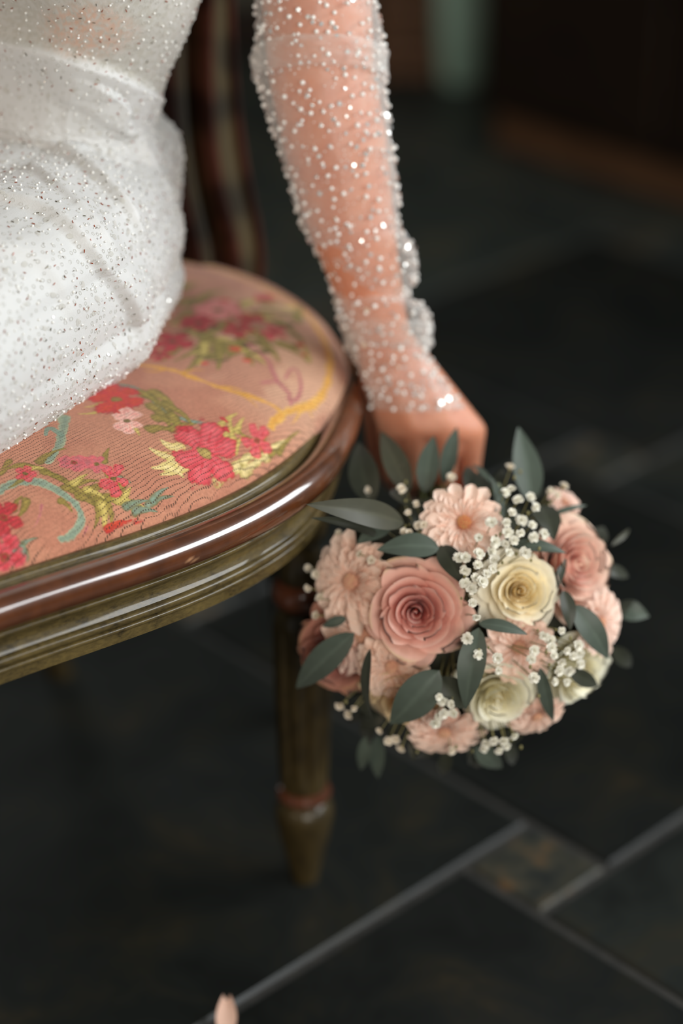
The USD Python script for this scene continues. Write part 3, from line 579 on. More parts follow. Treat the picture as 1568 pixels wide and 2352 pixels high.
keep = lambda c, n: (c[:, 2] > .50) * (c[:, 2] < .83) * (n @ np.array([.35, -.93, .1]) > -.35) * (proj(c)[:, 0] > -180)
p, n = thin(*scatter(dv, df, 6200, keep), .0045)
obj('ring_sequin', copies(torus(.00125, .00022), p + n * .0003, frames(n, .12), R.uniform(.85, 1.15, len(p))), sequin_ring, dress, smooth=True, kind='stuff', label='tiny clear ring sequins sewn over the dress'); print('rings', len(p))
p, n = thin(*scatter(dv, df, 2600, keep), .0062)
obj('seed_bead', copies((np.array(ICO1.vertices), np.array(ICO1.faces)), p + n * .0006, frames(n), R.uniform(.0006, .00115, len(p))), glass_bead, dress, smooth=True, kind='stuff', label='tiny clear seed beads sewn over the dress')
for nm, mt, cnt in (('copper_bugle_bead', bugle_mat, 900), ('smoky_bugle_bead', bugle_dark, 380)):
    p, n = thin(*scatter(dv, df, cnt, keep), .006)
    obj(nm, copies(bug, p + n * .0005, frames(n, .1), R.uniform(.0015, .0025, len(p))), mt, dress, kind='stuff', label=('copper' if 'copper' in nm else 'smoky') + ' bugle beads sewn over the dress')
p, n = thin(*scatter(dv, df, 420, keep), .0085)
q = proj(p); vis = np.argsort(np.where((q[:, 0] > 0) & (q[:, 1] > 0), q[:, 2], 9))[:260]
fr = frames(n, .06); oval = disc(.0027, .0019, .0005)
for i in vis:
    obj('sequin', copies(oval, p[i:i + 1] + n[i:i + 1] * .0004, fr[i:i + 1], R.uniform(.85, 1.25)), sequin_clear, dress, smooth=30)
p, n = thin(*scatter(dv, df, 300, keep), .006)
obj('bright_sequin', copies(disc(.0010, .0010, .0003, 8), p + n * .0007, frames(n, .35), R.uniform(.7, 1.15, len(p))), sequin_metal, dress, kind='stuff', label='mirror-bright sequins sewn over the dress')

# body: torso core, left arm with hand, right arm resting in the lap; one surface
ARM = [(712, -330, 1.545, .047), (722, -60, 1.568, .0440), (738, 170, 1.585, .0425), (770, 330, 1.597, .0415), (800, 480, 1.61, .0365), (832, 610, 1.622, .0300), (862, 720, 1.635, .0250), (884, 800, 1.645, .0225)]
armp = [(at(a, b, d), r) for a, b, d, r in ARM]
shoulder = at(640, -680, 1.53)
body_man = hull((B(.03, -.02, .60), .07), (B(-.05, -.02, .60), .07), (B(.03, -.015, .68), .048), (B(-.05, -.015, .68), .048)) + hull((B(.03, -.015, .68), .05), (B(-.05, -.015, .68), .05), (B(.10, -.02, .93), .068), (B(-.03, -.02, .93), .068)) + hull((B(.10, -.02, .93), .068), (B(-.03, -.02, .93), .068), (B(.15, -.03, 1.02), .042), (B(-.09, -.03, 1.04), .042), (B(.035, -.03, 1.07), .05)) + hull((B(.035, -.03, 1.06), .05), (B(.04, -.01, 1.15), .046))
body_man += hull((B(.15, -.03, 1.02), .05), (shoulder, .047)) + hull((shoulder, .047), armp[0])
for a, b in zip(armp[:-1], armp[1:]): body_man += hull(a, b)
rs, re, rw = B(-.15, -.03, 1.02), B(-.21, .10, .76), B(-.06, .30, .695)
body_man += hull((B(-.09, -.03, 1.04), .045), (rs, .046)) + hull((rs, .046), (re, .038)) + hull((re, .038), (rw, .025)) + hull((rw, .025), (B(-.02, .37, .675), .022), (B(-.055, .385, .675), .020)) 
for k in range(4): body_man += hull((B(-.015 - .016 * k, .375, .675), .0105), (B(.005 - .016 * k, .425, .665), .0085)) + hull((B(.005 - .016 * k, .425, .665), .0085), (B(.012 - .016 * k, .455, .650), .007))
body_man += hull((B(-.02, .335, .685), .011), (B(.02, .375, .672), .009)) + hull((B(.02, .375, .672), .009), (B(.03, .405, .662), .008))
# left hand: back of the hand to the camera, fingers closing round the bouquet's stems behind it
wr = [(at(870, 800, 1.648), .0190), (at(905, 796, 1.648), .0185)]
body_man += hull(armp[-1], wr[0], wr[1])
MCP = [(at(893, 985, 1.668), .0118), (at(955, 978, 1.655), .0130), (at(1022, 978, 1.655), .0126), (at(1083, 990, 1.666), .0118)]
palm_in = [(at(905, 950, 1.692), .010), (at(1062, 960, 1.69), .010)]
body_man += hull(wr[0], wr[1], MCP[0], MCP[1], palm_in[0]) + hull(wr[0], wr[1], MCP[1], MCP[2]) + hull(wr[1], MCP[2], MCP[3], palm_in[1]) + hull(wr[0], wr[1], MCP[1], MCP[2], *palm_in)
FINGER = [[(896, 1082, 1.690, .0098), (905, 1105, 1.712, .0088), (925, 1095, 1.737, .0078)],
          [(952, 1088, 1.682, .0102), (952, 1122, 1.708, .0090), (962, 1108, 1.738, .0080)],
          [(1020, 1092, 1.682, .0098), (1016, 1122, 1.706, .0088), (1014, 1108, 1.736, .0078)],
          [(1078, 1078, 1.686, .0090), (1066, 1116, 1.708, .0082), (1052, 1102, 1.734, .0072)]]
for m, fg in zip(MCP, FINGER):
    ch = [m] + [(at(a, b, d), r) for a, b, d, r in fg]
    for a, b in zip(ch[:-1], ch[1:]): body_man += hull(a, b)
for a, b, k in ((0, 1, .0095), (1, 2, .0100), (2, 3, .0095)):       # webs between the fingers
    w = [MCP[a][0] + .42 * (at(*FINGER[a][0][:3]) - MCP[a][0]), MCP[b][0] + .42 * (at(*FINGER[b][0][:3]) - MCP[b][0])]
    body_man += hull((MCP[a][0], .0105), (MCP[b][0], .0105), (w[0] + _f * .002, k * .85), (w[1] + _f * .002, k * .85))
th = [(at(868, 850, 1.665), .0155), (at(862, 930, 1.688), .0120), (at(868, 1020, 1.705), .0105), (at(890, 1085, 1.722), .0088)]
for a, b in zip(th[:-1], th[1:]): body_man += hull(a, b)
bt = smooth_mesh(body_man, .0042, 9)
body = obj('body', (np.array(bt.vertices), np.array(bt.faces)), skin, person, smooth=True)
print('body', len(bt.vertices))

# sheer sleeve: loose tulle, gathered in bands at the elbow and the wrist
SL = [(-330, 575, 850), (-150, 582, 852), (0, 584, 864), (60, 583, 880), (105, 584, 885), (130, 579, 888), (170, 577, 888), (186, 590, 886), (250, 606, 895), (300, 622, 900), (350, 640, 908), (400, 655, 913), (450, 668, 918), (500, 686, 919), (530, 692, 922), (560, 712, 948), (590, 732, 962), (620, 744, 964), (655, 757, 952), (688, 768, 926),
      (700, 770, 975), (720, 774, 988), (760, 788, 989), (785, 799, 987), (805, 803, 974), (822, 808, 990), (850, 824, 1003), (880, 838, 1022), (910, 846, 1048), (935, 850, 1066)]
SL = np.array(SL, float); ty = np.linspace(-330, 935, 330); Lx = np.interp(ty, SL[:, 0], SL[:, 1]); Rx = np.interp(ty, SL[:, 0], SL[:, 2])
ker = np.hanning(9); ker /= ker.sum(); Lx[4:-4] = np.convolve(Lx, ker, 'valid'); Rx[4:-4] = np.convolve(Rx, ker, 'valid')
dd_ = np.interp(ty, [a[1] for a in ARM] + [935], [a[2] for a in ARM] + [1.650])
cx = (Lx + Rx) / 2; rx = (Rx - Lx) / 2 * dd_ / FPX * .965
depth_r = np.interp(ty, [-330, 300, 600, 800, 870, 935], [1.0, .98, .98, .98, .86, .68])
C3 = np.array([at(a, b, d) for a, b, d in zip(cx, ty, dd_)])
na = 128; an = np.arange(na) * 2 * np.pi / na
back = _f * 1.0; side_x = _r
sv = C3[:, None] + rx[:, None, None] * (np.cos(an)[None, :, None] * side_x + (depth_r[:, None] * np.sin(an)[None, :])[..., None] * back)
flat = sv.reshape(-1, 3); ctr3 = np.repeat(C3, na, 0); outw = flat - ctr3; outw /= np.linalg.norm(outw, axis=1, keepdims=True)
tyv = np.repeat(ty, na)
amp = .0012 + .0030 * sm(520, 600, tyv) * (1 - sm(830, 880, tyv)) + .0022 * np.exp(-((tyv - 150) / 45) ** 2)
wr_ = fbm(np.column_stack([flat[:, 0] * 45, flat[:, 1] * 45, flat[:, 2] * 130]), 3, 31) - .5
flat = flat + outw * (amp * 1.6 * wr_)[:, None]
flat = flat + outw * (.0016 * np.exp(-((tyv - 128) / 12) ** 2) + .0020 * np.exp(-((tyv - 178) / 7) ** 2) + .002 * np.exp(-((tyv - 800) / 14) ** 2))[:, None]
# pointed hem over the back of the hand
hem = sm(880, 935, tyv); fa = np.tile(an, len(ty)); flat = flat + (hem * .006 * np.sin(-fa).clip(0))[:, None] * np.array([0, 0, -1.])
sf = tri(grid_faces(len(ty), na)[:0]) if False else None
i, j = np.meshgrid(np.arange(len(ty) - 1), np.arange(na), indexing='ij')
sf = tri(np.stack([i * na + j, i * na + (j + 1) % na, (i + 1) * na + (j + 1) % na, (i + 1) * na + j], -1).reshape(-1, 4))
tn = trimesh.Trimesh(flat, sf, process=False)
if ((tn.vertex_normals * outw).sum(1)).mean() < 0: sf = sf[:, ::-1]
sleeve = obj('sleeve', (flat, sf), tulle, person, smooth=True, label='sheer tulle sleeve with pearl beads')
for nm, y0, y1, off in (('sleeve_band', 112, 182, .0018), ('cuff_frill', 742, 806, .0022)):
    rows = np.nonzero((ty > y0) & (ty < y1))[0]; k0, k1 = rows[0], rows[-1]; ob = np.repeat(np.sin(np.linspace(0, np.pi, k1 - k0 + 1)) ** .35, na)
    bv_ = flat[k0 * na:(k1 + 1) * na] + outw[k0 * na:(k1 + 1) * na] * (off * ob + .0008)[:, None]
    nb = k1 - k0 + 1; bf_ = sf[(sf.max(1) < nb * na)]
    obj(nm, (bv_, bf_), tulle, sleeve, smooth=True)
ks = lambda c, n: ((proj(c)[:, 1] > -160) * (.65 + .45 * sm(560, 700, proj(c)[:, 1])))
p, n = thin(*scatter(flat, sf, 1150, ks), .0068)
fc = np.where((n @ _f < .12) & (proj(p)[:, 1] > -5), -(proj(p)[:, 2]), -9); order = np.argsort(-fc)
sz = R.uniform(.0013, .0021, len(p))
for i in order[:270]:
    obj('pearl', copies((np.array(ICO2.vertices), np.array(ICO2.faces)), p[i:i + 1] + n[i:i + 1] * sz[i] * .7, frames(n[i:i + 1]), sz[i]), pearl, sleeve, smooth=True)
o = order[270:]
obj('pearl_scatter', copies((np.array(ICO1.vertices), np.array(ICO1.faces)), p[o] + n[o] * sz[o][:, None] * .7, frames(n[o]), sz[o]), pearl, sleeve, smooth=True, kind='stuff', label='more pearl beads over the sleeve')
p, n = thin(*scatter(flat, sf, 800, ks), .0045)
obj('bright_sequin', copies(disc(.0019, .0019, .0004, 10), p + n * .0012, frames(n, .3), R.uniform(.7, 1.2, len(p))), sequin_metal, sleeve, kind='stuff', label='mirror-bright sequins over the sleeve')
p, n = thin(*scatter(flat, sf, 1500, ks), .003)
obj('seed_bead', copies((np.array(ICO1.vertices), np.array(ICO1.faces)), p + n * .0004, frames(n), R.uniform(.0004, .0007, len(p))), glass_bead, sleeve, smooth=True, kind='stuff', label='tiny clear seed beads over the sleeve')
# ------------------------------------------------------------------ the bouquet
Q = np.random.default_rng(11)
DC = 1.605
def dome(px, py, lift=0.0):
    x, y = (px - 1062) / 400, (py - 1420) / 345; s = math.sqrt(max(.02, 1 - x * x - y * y))
    n = _r * x * .9 - _u * y * .9 - _f * (s + .12)
    return at(px, py, DC - .092 * s - lift), n / np.linalg.norm(n)
bouquet = thing('bouquet', 'round bouquet of pink and cream roses, blush daisies and dark leaves beside the chair', 'bouquet')
def world(v, P, M): return v @ M.T + P
def rose(name, label, px, py, rpx, face, roll, pal, lift=0.0, openness=1.0, squash=1.0):
    P, n0 = dome(px, py, lift); n = np.array(face, float)[0] * _r + face[1] * _u - face[2] * _f if face is not None else n0
    n /= np.linalg.norm(n); M = frame(n, roll); d = (P - EYE) @ _f; RR = rpx * d / FPX
    inner, mid_c, rim, outc, edge = [np.array(c) for c in pal]
    P = P - n * RR * .45
    # heart: a rolled sheet
    nt, nv = 80, 9; th = np.linspace(0, 2 * np.pi * 1.8, nt); vv = np.linspace(0, 1, nv)
    r = RR * (.02 + .15 * (th / th[-1]) ** .9); top = RR * (.40 + .03 * np.sin(th * 1.3 + roll) - .05 * (th / th[-1]))
    rr = r[:, None] * (.75 + .25 * vv[None] ** .5 + .08 * vv[None] ** 6)
    hv = np.stack([rr * np.cos(th)[:, None], rr * np.sin(th)[:, None], -RR * .5 + (top[:, None] + RR * .5) * vv[None]], -1).reshape(-1, 3)
    hc = inner + (rim - inner) * np.tile(vv ** 5, nt)[:, None]
    fl = obj(name, (world(hv, P, M), tri(grid_faces(nt, nv))), petal_m, bouquet, col=hc, label=label)
    layers = [(3, .25, .12, .40, .02), (3, .37, .14, .46, .04), (4, .51, .16, .48, .07), (4, .66, .18, .40, .11), (5, .82, .20, .24, .16), (5, .98, .20, .02, .20)]
    th0 = roll
    for li, (cnt, rt, rb, h1, curl) in enumerate(layers):
        t = li / 5
        for q in range(cnt):
            th0 += 2 * math.pi / cnt; ha = math.pi / cnt * (1.38 + .1 * Q.random()); nu, nv = 17, 13
            u = np.linspace(-1, 1, nu)[:, None]; v = np.linspace(0, 1, nv)[None]
            ph = Q.uniform(0, 6); topo = 1 - .36 * np.abs(u) ** 2.3 + .025 * np.sin(3 * u + ph)
            vv = v * topo
            ang = th0 + u * ha * (.62 + .38 * np.sin(np.clip(vv, 0, 1) * math.pi * .5)) + .08 * Q.normal()
            rtop = rt * (1 + .05 * Q.normal()) * openness ** t
            r = RR * (rb * .55 + (rtop - rb * .55) * (.45 * (1 - (1 - vv) ** 2.2) + .55 * vv) + u * .03 + .018 * np.sin(2.3 * u + ph) * vv)
            cu = np.clip((vv - .55) / .45, 0, 1); r = r + RR * curl * .75 * cu ** 1.8 * (1 + .35 * np.sin(2 * u + ph))
            z = RR * (-.55 + (h1 + .55 + .04 * Q.normal()) * vv ** .9 - curl * .80 * cu ** 2.6)
            pv = np.stack([r * np.cos(ang), r * np.sin(ang) * squash, np.broadcast_to(z, r.shape)], -1).reshape(-1, 3)
            base = mid_c + (outc - mid_c) * t; cv_ = inner * (1 - t) + base * t
            vvf = vv.reshape(-1, 1); c = cv_ + (base - cv_) * np.clip(vvf * 1.2, 0, 1); rimw = sm(.84, 1.0, vvf); c = c + (rim - c) * rimw * .7
            eg = sm(.93, 1.02, vvf + .05 * np.abs(u).repeat(nv, 1).reshape(-1, 1)) * (t > .6) * (fbm(pv * 90, 2, li) [:, None] > .42); c = c + (edge - c) * eg * .8
            obj('petal', (world(pv, P, M), tri(grid_faces(nu, nv))), petal_m, fl, col=c)
    # sepals
    sp = []
    for k in range(5):
        a = k * 1.2566 + roll; s = np.linspace(0, 1, 8); wd = .16 * RR * np.sin(np.pi * (.15 + .85 * s)) ** .8
        rr = RR * (.12 + .75 * s); zz = -RR * (.62 - .32 * s ** 2)
        L = np.stack([rr * math.cos(a) - wd * math.sin(a), rr * math.sin(a) + wd * math.cos(a), zz], 1); Rr = np.stack([rr * math.cos(a) + wd * math.sin(a), rr * math.sin(a) - wd * math.cos(a), zz], 1)
        v = np.stack([L, Rr], 1).reshape(-1, 3); sp.append((v, tri(grid_faces(8, 2))))
    v, f = join(sp); obj('sepal', (world(v, P, M), f), stem_m, fl)
PINK = (lin(226, 150, 142), lin(234, 172, 158), lin(248, 214, 200), lin(236, 188, 170), lin(212, 190, 134))
PINK_R = (lin(228, 166, 156), lin(240, 198, 182), lin(250, 228, 208), lin(240, 204, 184), lin(232, 218, 176))
PINK_D = (lin(172, 92, 90), lin(196, 124, 112), lin(214, 156, 136), lin(200, 140, 118), lin(190, 156, 104))
CREAM = (lin(253, 232, 178), lin(253, 238, 196), lin(253, 248, 230), lin(252, 246, 226), lin(244, 238, 206))
WHITE = (lin(246, 234, 188), lin(250, 244, 216), lin(252, 250, 236), lin(248, 247, 230), lin(232, 236, 202))
PEACH = (lin(236, 190, 130), lin(244, 208, 156), lin(248, 224, 182), lin(246, 220, 176), lin(226, 206, 160))
rose('rose', 'large pink rose with greenish petal edges', 953, 1412, 122, (-.10, -.10, 1), .3, PINK, .018)
rose('rose', 'cream white rose', 1199, 1358, 98, (.10, .02, 1), 1.4, CREAM, .012)
rose('rose', 'pale pink rose turned to the side', 1345, 1292, 122, (.62, .12, .85), 2.2, PINK_R, .006)
rose('rose', 'dusky pink rose under a long leaf', 752, 1512, 102, (-.55, -.38, .9), .9, PINK_D, .006)
rose('rose', 'ivory rose low in the bouquet', 1145, 1618, 100, (.05, -.55, 1), .2, WHITE, .004)
rose('rose', 'white rose turned away at lower right', 1345, 1562, 102, (.6, -.5, .8), 1.1, WHITE, .0)
rose('rose', 'peach cream rose half hidden by leaves', 925, 1618, 96, (-.2, -.6, .9), 2.6, PEACH, .0)
BL, BL2, CTR, CTO = lin(246, 198, 174), lin(250, 224, 208), lin(232, 176, 116), lin(226, 146, 98)
PALEC = (lin(240, 196, 160), lin(236, 180, 150))
def daisy(label, px, py, rpx, face, roll, parts_each=True, lift=0.0, tint=(1, 1, 1), cen=(CTR, CTO)):
    P, n0 = dome(px, py, lift); n = n0 if face is None else face[0] * _r + face[1] * _u - face[2] * _f
    n = n / np.linalg.norm(n); M = frame(n, roll); d = (P - EYE) @ _f; RR = rpx * d / FPX; P = P - n * RR * .25
    nc = 70; g = np.arange(nc); rr = RR * .17 * np.sqrt((g + .5) / nc); aa = g * 2.39996
    pts = np.stack([rr * np.cos(aa), rr * np.sin(aa), RR * (.20 + .05 * np.cos(rr / (RR * .17) * 1.5))], 1)
    nn = pts * [1.2, 1.2, 0] + [0, 0, RR * .3]; nn /= np.linalg.norm(nn, axis=1, keepdims=True)
    v, f = copies((np.array(ICO1.vertices) * [.8, .8, 1.5], np.array(ICO1.faces)), pts, frames(nn, .1), RR * .028)
    v2, f2 = lathe([(0, -.25 * RR), (.08 * RR, -.22 * RR), (.13 * RR, -.06 * RR), (.17 * RR, .08 * RR), (.15 * RR, .17 * RR), (0, .21 * RR)], 20)
    c = np.vstack([np.repeat(np.where(Q.random((nc, 1)) < .5, cen[0], cen[1]), len(ICO1.vertices), 0), np.tile(cen[1], (len(v2), 1))])
    V, Fc = join([(v, f), (v2, f2)]); fl = obj('daisy', (world(V, P, M), Fc), petal_m, bouquet, col=c, label=label)
    acc, accc = [], []
    for cnt, ln, tilt, w in ((15, 1.0, .08, .19), (15, .88, .30, .18), (15, .74, .52, .16), (14, .60, .76, .14), (13, .46, 1.0, .115), (12, .34, 1.2, .09)):
        for k in range(cnt):
            a = (k + .5 * (cnt % 2)) * 2 * math.pi / cnt + Q.normal() * .07 + ln * 3; L = RR * ln * (1 + .05 * Q.normal()); tl = tilt + .07 * Q.normal()
            s = np.linspace(0, 1, 9)[:, None]; u = np.linspace(-1, 1, 5)[None]
            wd = RR * w * (.35 + .65 * np.sin(np.pi * np.clip(s * .62 + .02, 0, 1)) ** .9) * np.where(s > .8, np.sqrt(np.clip(1 - ((s - .8) / .205) ** 2, 0, 1)), 1)
            sag = tl * (1 - .55 * s); x = L * (s * .98 + .02) * np.cos(sag * .9) + RR * .10; z = L * s * np.sin(sag) * .75 + RR * .05 + (u ** 2) * wd * .55
            y = u * wd
            X, Y, Z = np.broadcast_arrays(x, y, z); v = np.stack([X * math.cos(a) - Y * math.sin(a), X * math.sin(a) + Y * math.cos(a), Z], -1).reshape(-1, 3)
            t = np.repeat(s[:, 0], 5)[:, None]; cc = (BL * .94 + (BL2 - BL * .94) * sm(.1, .9, t)) * np.array(tint) * (1 - .06 * (ln < .6))
            cc = cc + (cen[1] - cc) * (.4 * (1 - sm(0.0, .75, t)) * (ln < .8))
            fcs = tri(grid_faces(9, 5))
            if parts_each: obj('petal', (world(v, P, M), fcs), petal_m, fl, col=cc)
            else: acc.append((world(v, P, M), fcs)); accc.append(cc)
    if acc: V, Fc = join(acc); obj('petal_whorl', (V, Fc), petal_m, fl, col=np.vstack(accc), kind='stuff')
daisy('blush daisy with an orange heart at the top of the bouquet', 1066, 1198, 90, (.02, .30, 1), .2, True, .016)
daisy('blush daisy at the left edge of the bouquet', 800, 1335, 106, (-.62, .10, .8), .8, True, .006, (1, .98, .96), PALEC)
for px, py, r, fc, lb, ti in ((832, 1462, 96, (-.3, -.2, 1), 'blush daisy beside the large pink rose', (1, .98, .97)), (898, 1535, 78, (-.2, -.4, 1), 'blush daisy under the large pink rose', (1, .97, .93)), (1192, 1490, 84, (.1, -.25, 1), 'pink daisy below the cream white rose', (1, .98, .97)),
                              (1020, 1688, 82, (-.05, -.85, .8), 'pink daisy at the bottom of the bouquet', (1, .98, .97)), (1385, 1432, 72, (.75, -.1, .75), 'pale daisy at the right edge', (1, 1, 1.02)), (1235, 1650, 66, (.3, -.85, .7), 'pale pink daisy at lower right', (1, .98, .97)), (1298, 1150, 40, (.4, .7, .7), 'small pale daisy at upper right', (1, .98, 1.0))):
    daisy(lb, px, py, r, fc, px * .01, False, -.004, ti, PALEC)
# leaves
LG, LDK, LOL = lin(76, 86, 76), lin(54, 57, 45), lin(66, 66, 52)
def leaf(x0, y0, x1, y1, w, c=LG, l0=.004, l1=.016, roll=0.0, bend=.10, d0=None, d1=None):
    a = at(x0, y0, d0) if d0 else dome(x0, y0, l0)[0]; b = at(x1, y1, d1) if d1 else dome(x1, y1, l1)[0]
    ax = b - a; L = np.linalg.norm(ax); ax /= L; nrm = dome((x0 + x1) / 2, (y0 + y1) / 2)[1] * .6 - _f * .6; nrm -= ax * (nrm @ ax); nrm /= np.linalg.norm(nrm)
    sd = np.cross(ax, nrm); nrm, sd = nrm * math.cos(roll) + sd * math.sin(roll), sd * math.cos(roll) - nrm * math.sin(roll)
    W = w * ((a - EYE) @ _f) / FPX; s = np.linspace(0, 1, 21)[:, None]; u = np.linspace(-1, 1, 9)[None]
    prof = np.sin(np.pi * s ** .78) ** .85 * (1 - .12 * s) + .03 * (1 - s)
    v = a + ax * (s * L)[..., None] + sd * (u * W * prof)[..., None] + nrm * (bend * L * np.sin(np.pi * s) + .16 * W * np.abs(u) ** 1.2 * prof + .04 * W * np.sin(5 * s + x0) * u)[..., None]
    v = v.reshape(-1, 3); f = tri(grid_faces(21, 9)); th = .0004
    ua = np.abs(np.broadcast_to(u, (21, 9)).reshape(-1, 1)); c = np.array(c) * (.92 + .16 * (fbm(v * 120, 2, 4))[:, None]); c = c + (c * 1.3 - c) * (ua < .1)
    n = np.broadcast_to(nrm, v.shape)
    obj('leaf', (np.vstack([v + n * th / 2, v - n * th / 2]), np.vstack([f, f[:, ::-1] + len(v)])), leaf_m, bouquet, col=np.vstack([c, c * 1.15]))
def X(x): return 640 + x / 1.742
def Y(y): return 960 + y / 1.742
def lf(x0, y0, x1, y1, w, *a, **k): leaf(X(x0), Y(y0), X(x1), Y(y1), w / 1.742, *a, **k)
lf(500, 420, 110, 345, 58, LOL, d0=1.53, d1=1.475, roll=-.35); lf(400, 470, 130, 400, 26, LDK, d0=1.53, d1=1.49); lf(450, 420, 312, 505, 40, LG, .01, .022); lf(640, 520, 393, 528, 58, LG, .012, .026, roll=.3)
lf(520, 300, 408, 52, 52, LOL, d0=1.575, d1=1.60); lf(370, 340, 318, 95, 64, LDK, d0=1.575, d1=1.60); lf(585, 300, 622, 70, 46, LG, d0=1.57, d1=1.585); lf(660, 260, 714, 35, 34, LG, d0=1.585, d1=1.61); lf(1010, 335, 958, 36, 64, LG, d0=1.585, d1=1.61, bend=.04)
lf(880, 430, 838, 226, 28, LG, .014, .02, roll=.5); lf(850, 260, 774, 188, 14, LG, .0, .004); lf(1040, 350, 1102, 490, 58, LDK, .0, .008); lf(930, 512, 1148, 540, 32, LG, .010, .02, roll=-.4); lf(650, 510, 735, 665, 46, LDK, .010, .018)
lf(300, 860, 70, 1082, 62, LG, .014, .03); lf(365, 925, 372, 1205, 26, LDK, .014, .018, roll=.5); lf(640, 1010, 446, 1226, 80, LG, .014, .024); lf(640, 1040, 755, 1160, 62, LDK, .008, .012); lf(800, 840, 746, 1168, 58, LG, .018, .028, roll=.25)
lf(800, 822, 995, 866, 30, LG, .012, .020, roll=-.5); lf(1175, 750, 1318, 965, 54, LG, .006, .018); lf(1140, 690, 1165, 850, 34, LDK, .004, .008); lf(1350, 760, 1482, 795, 42, LG, d0=1.60, d1=1.60); lf(1160, 1010, 1275, 1072, 34, LDK, .006, .012)
lf(1045, 1000, 1098, 1215, 30, LG, .008, .014, roll=.4); lf(270, 800, 175, 835, 22, LG, .004, .01); lf(365, 1260, 328, 1410, 30, LG, d0=1.60, d1=1.62); lf(400, 1270, 398, 1440, 34, LG, d0=1.61, d1=1.63); lf(790, 1300, 892, 1402, 44, LG, d0=1.58, d1=1.60)
lf(1095, 385, 1232, 350, 12, LG, d0=1.56, d1=1.57); lf(1330, 510, 1402, 445, 12, LOL, d0=1.60, d1=1.62); lf(465, 280, 515, 355, 34, LDK, .0, .004); lf(525, 1280, 542, 1375, 10, LOL, d0=1.6, d1=1.6); lf(1080, 700, 1150, 560, 22, LDK, .0, .004)
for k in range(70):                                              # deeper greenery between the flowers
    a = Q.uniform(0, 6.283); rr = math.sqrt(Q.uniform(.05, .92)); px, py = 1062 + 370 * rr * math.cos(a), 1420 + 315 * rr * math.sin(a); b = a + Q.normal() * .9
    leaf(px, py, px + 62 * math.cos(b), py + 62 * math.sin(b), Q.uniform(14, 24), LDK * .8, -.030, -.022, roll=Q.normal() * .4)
# stems bound into a handle, held in the hand behind the flowers
heart = dome(1062, 1420)[0] + _f * .085
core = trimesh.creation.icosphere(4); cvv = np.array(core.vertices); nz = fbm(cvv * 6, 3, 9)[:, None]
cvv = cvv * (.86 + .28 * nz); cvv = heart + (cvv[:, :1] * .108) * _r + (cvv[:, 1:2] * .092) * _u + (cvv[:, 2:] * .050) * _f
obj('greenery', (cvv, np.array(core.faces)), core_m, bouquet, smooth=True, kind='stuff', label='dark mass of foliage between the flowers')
grip = at(985, 1062, 1.712); tail = at(960, 935, 1.80)
for k in range(14):
    a = k * 2.4; o = .0035 * math.sqrt(k + .4); s = (math.cos(a) * _r + math.sin(a) * _u)
    obj('stem', tube([heart + s * o * 9 - _f * .03, heart * .55 + grip * .45 + s * o * 1.3, grip + s * o, tail + s * o * 1.5 - _u * .02 * (k % 3)], .0024, 7), stem_m, bouquet)
gd = (tail - grip) / np.linalg.norm(tail - grip)
obj('ribbon', tube([grip - gd * .028, grip - gd * .01, grip + gd * .01, grip + gd * .028], [.0172, .0168, .0168, .0172], 24), ribbon_m, bouquet)
# baby's breath
def bloom_mesh(seed):
    q = np.random.default_rng(seed); ms = []
    for ring, (cnt, tl, ln) in enumerate(((6, .25, 1.0), (6, .65, .85), (5, 1.05, .65), (3, 1.35, .5))):
        for k in range(cnt):
            a = k * 2 * math.pi / cnt + ring * .5 + q.normal() * .15; t = tl + q.normal() * .12; s = np.linspace(0, 1, 4)[:, None]; u = np.linspace(-1, 1, 3)[None]
            w = .42 * ln * np.sin(np.pi * (.15 + .62 * s)); x = ln * s * math.cos(t); z = ln * s * math.sin(t) + .12 * u * u + .1 * q.normal(); y = u * w
            x, y, z = np.broadcast_arrays(x, y, z); ms.append((np.stack([x * math.cos(a) - y * math.sin(a), x * math.sin(a) + y * math.cos(a), z], -1).reshape(-1, 3), tri(grid_faces(4, 3))))
    v, f = join(ms); c = np.tile(lin(240, 238, 226), (len(v), 1))
    cal = trimesh.creation.icosphere(1); v, f = join([(v, f), (np.array(cal.vertices) * [.38, .38, .45] + [0, 0, -.2], np.array(cal.faces))]); c = np.vstack([c, np.tile(lin(168, 158, 110), (len(cal.vertices), 1))])
    return v, f, c
BM = [bloom_mesh(s) for s in range(4)]
C1 = [(905, 300), (930, 285), (957, 330), (1005, 318), (1025, 358), (932, 380), (970, 410), (1012, 430), (965, 460), (915, 460), (910, 420), (862, 498), (905, 505), (940, 490), (1018, 478), (1060, 465), (850, 420), (800, 480), (745, 560), (800, 545), (860, 570), (855, 605), (795, 590), (745, 610), (812, 655), (770, 685), (745, 660), (775, 740), (790, 795), (755, 880), (798, 947), (850, 535), (920, 540), (985, 540), (720, 560), (830, 625), (785, 640)]
C2 = [(1020, 930), (1010, 965), (1085, 890), (1100, 950), (1130, 975), (1195, 910), (1175, 950), (1205, 985), (1160, 1010), (1020, 1040), (1100, 1055), (1150, 1055), (875, 960), (878, 1010), (1130, 850), (1060, 870), (1090, 920), (1150, 930), (1200, 940), (1120, 1010), (640, 1115), (655, 1130), (690, 1145), (640, 1195), (660, 1180), (700, 1180), (625, 1220), (830, 1300), (880, 1330), (900, 1290), (820, 1320), (860, 1290), (940, 1270), (910, 1310)]
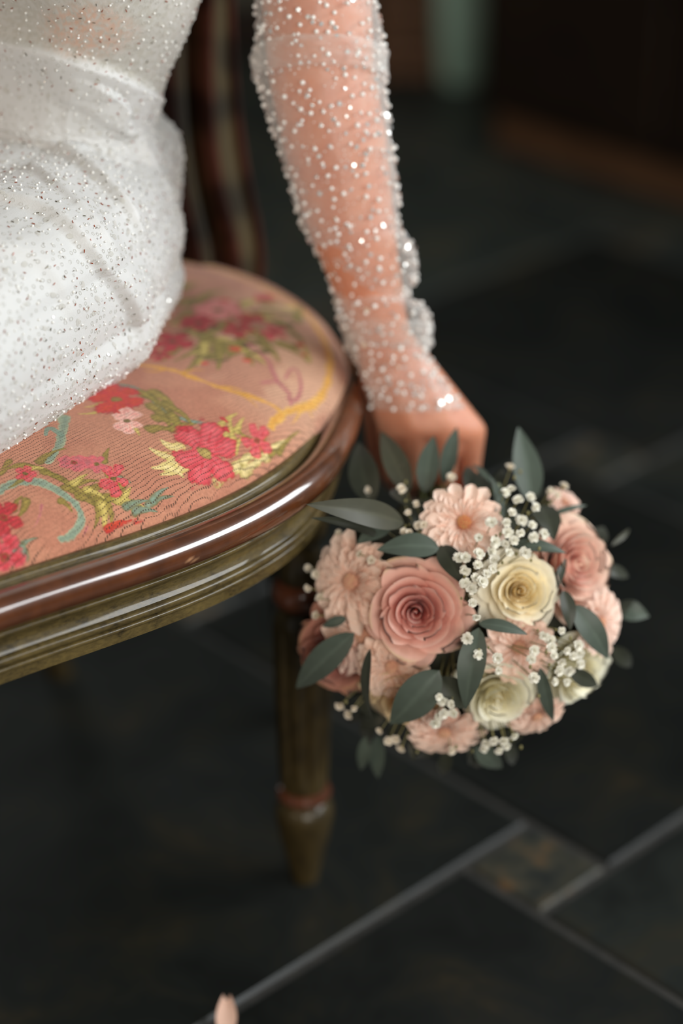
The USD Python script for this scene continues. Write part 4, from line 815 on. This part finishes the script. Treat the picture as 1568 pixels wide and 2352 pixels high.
C3_ = [(118, 600), (118, 680), (150, 625), (380, 415), (490, 190), (490, 285), (360, 293), (517, 380), (550, 345), (580, 430), (370, 570), (400, 575), (500, 455), (520, 460), (660, 300), (690, 240), (925, 200), (1085, 295), (1140, 275), (1112, 310), (280, 1185), (300, 1160), (245, 1150), (405, 1250), (440, 1290), (490, 1320), (325, 545), (600, 420), (560, 430), (240, 460), (470, 1285), (165, 720), (690, 1330), (150, 790)]
stems = []
for ci, (cl, rad, lift) in enumerate(((C1, 13.5, .026), (C2, 12.5, .020), (C3_, 11.0, .010))):
    for x, y in cl:
        px, py = X(x), Y(y); P, n = dome(px, py, lift + Q.uniform(-.004, .008)); rr = math.hypot((px - 1062) / 400, (py - 1420) / 345)
        if rr > .95: P = at(px, py, 1.575 + .05 * (rr - .95))
        d = (P - EYE) @ _f; n = n * .7 - _f * .5 + Q.normal(size=3) * .22; n /= np.linalg.norm(n)
        v, f, c = BM[Q.integers(4)]; s = rad * Q.uniform(.8, 1.15) * d / FPX
        tint = np.array((1, 1, 1)) if ci < 2 else np.array((1, .93, .88))
        obj('baby_breath_bloom', (world(v * s, P, frame(n, Q.uniform(0, 6))), f), breath_m, bouquet, col=c * tint)
        root = heart + (P - heart) * .45 + Q.normal(size=3) * .006
        stems.append(tube([P - n * s * .4, (P + root) / 2 - n * .004, root], [.0004, .0005, .0006], 5))
    for _ in range(26):                                          # unopened buds
        x, y = cl[Q.integers(len(cl))]; px, py = X(x + Q.normal() * 32), Y(y + Q.normal() * 32); P, n = dome(px, py, lift - .002)
        s = Q.uniform(2.5, 5) * 1.55 / FPX; stems.append((np.array(ICO1.vertices) * s * [.8, .8, 1.2] + P, np.array(ICO1.faces)))
obj('baby_breath_stem', join(stems), plain('breath_stem', lin(128, 122, 78), .6), bouquet, kind='stuff', label='fine green stems and buds')

# ------------------------------------------------------------------ a petal dropped on the floor
pp = atz(520, 2362, 0); s = np.linspace(0, 1, 9)[:, None]; u = np.linspace(-1, 1, 9)[None]
w = .0085 * np.sin(np.pi * (.12 + .80 * s)) ** .8
x, y, z = np.broadcast_arrays(u * w, (s - .35) * .022, .002 + .016 * s ** 1.6 + .006 * u * u * s)
pv = np.stack([x, y, z], -1).reshape(-1, 3) + [pp[0], pp[1], -.0008]
fp = obj('fallen_petal', (pv, tri(grid_faces(9, 9))), petal_m, None, col=np.tile(lin(236, 196, 176), (81, 1)), label='pale pink rose petal lying on the dark slate floor', cat='petal')
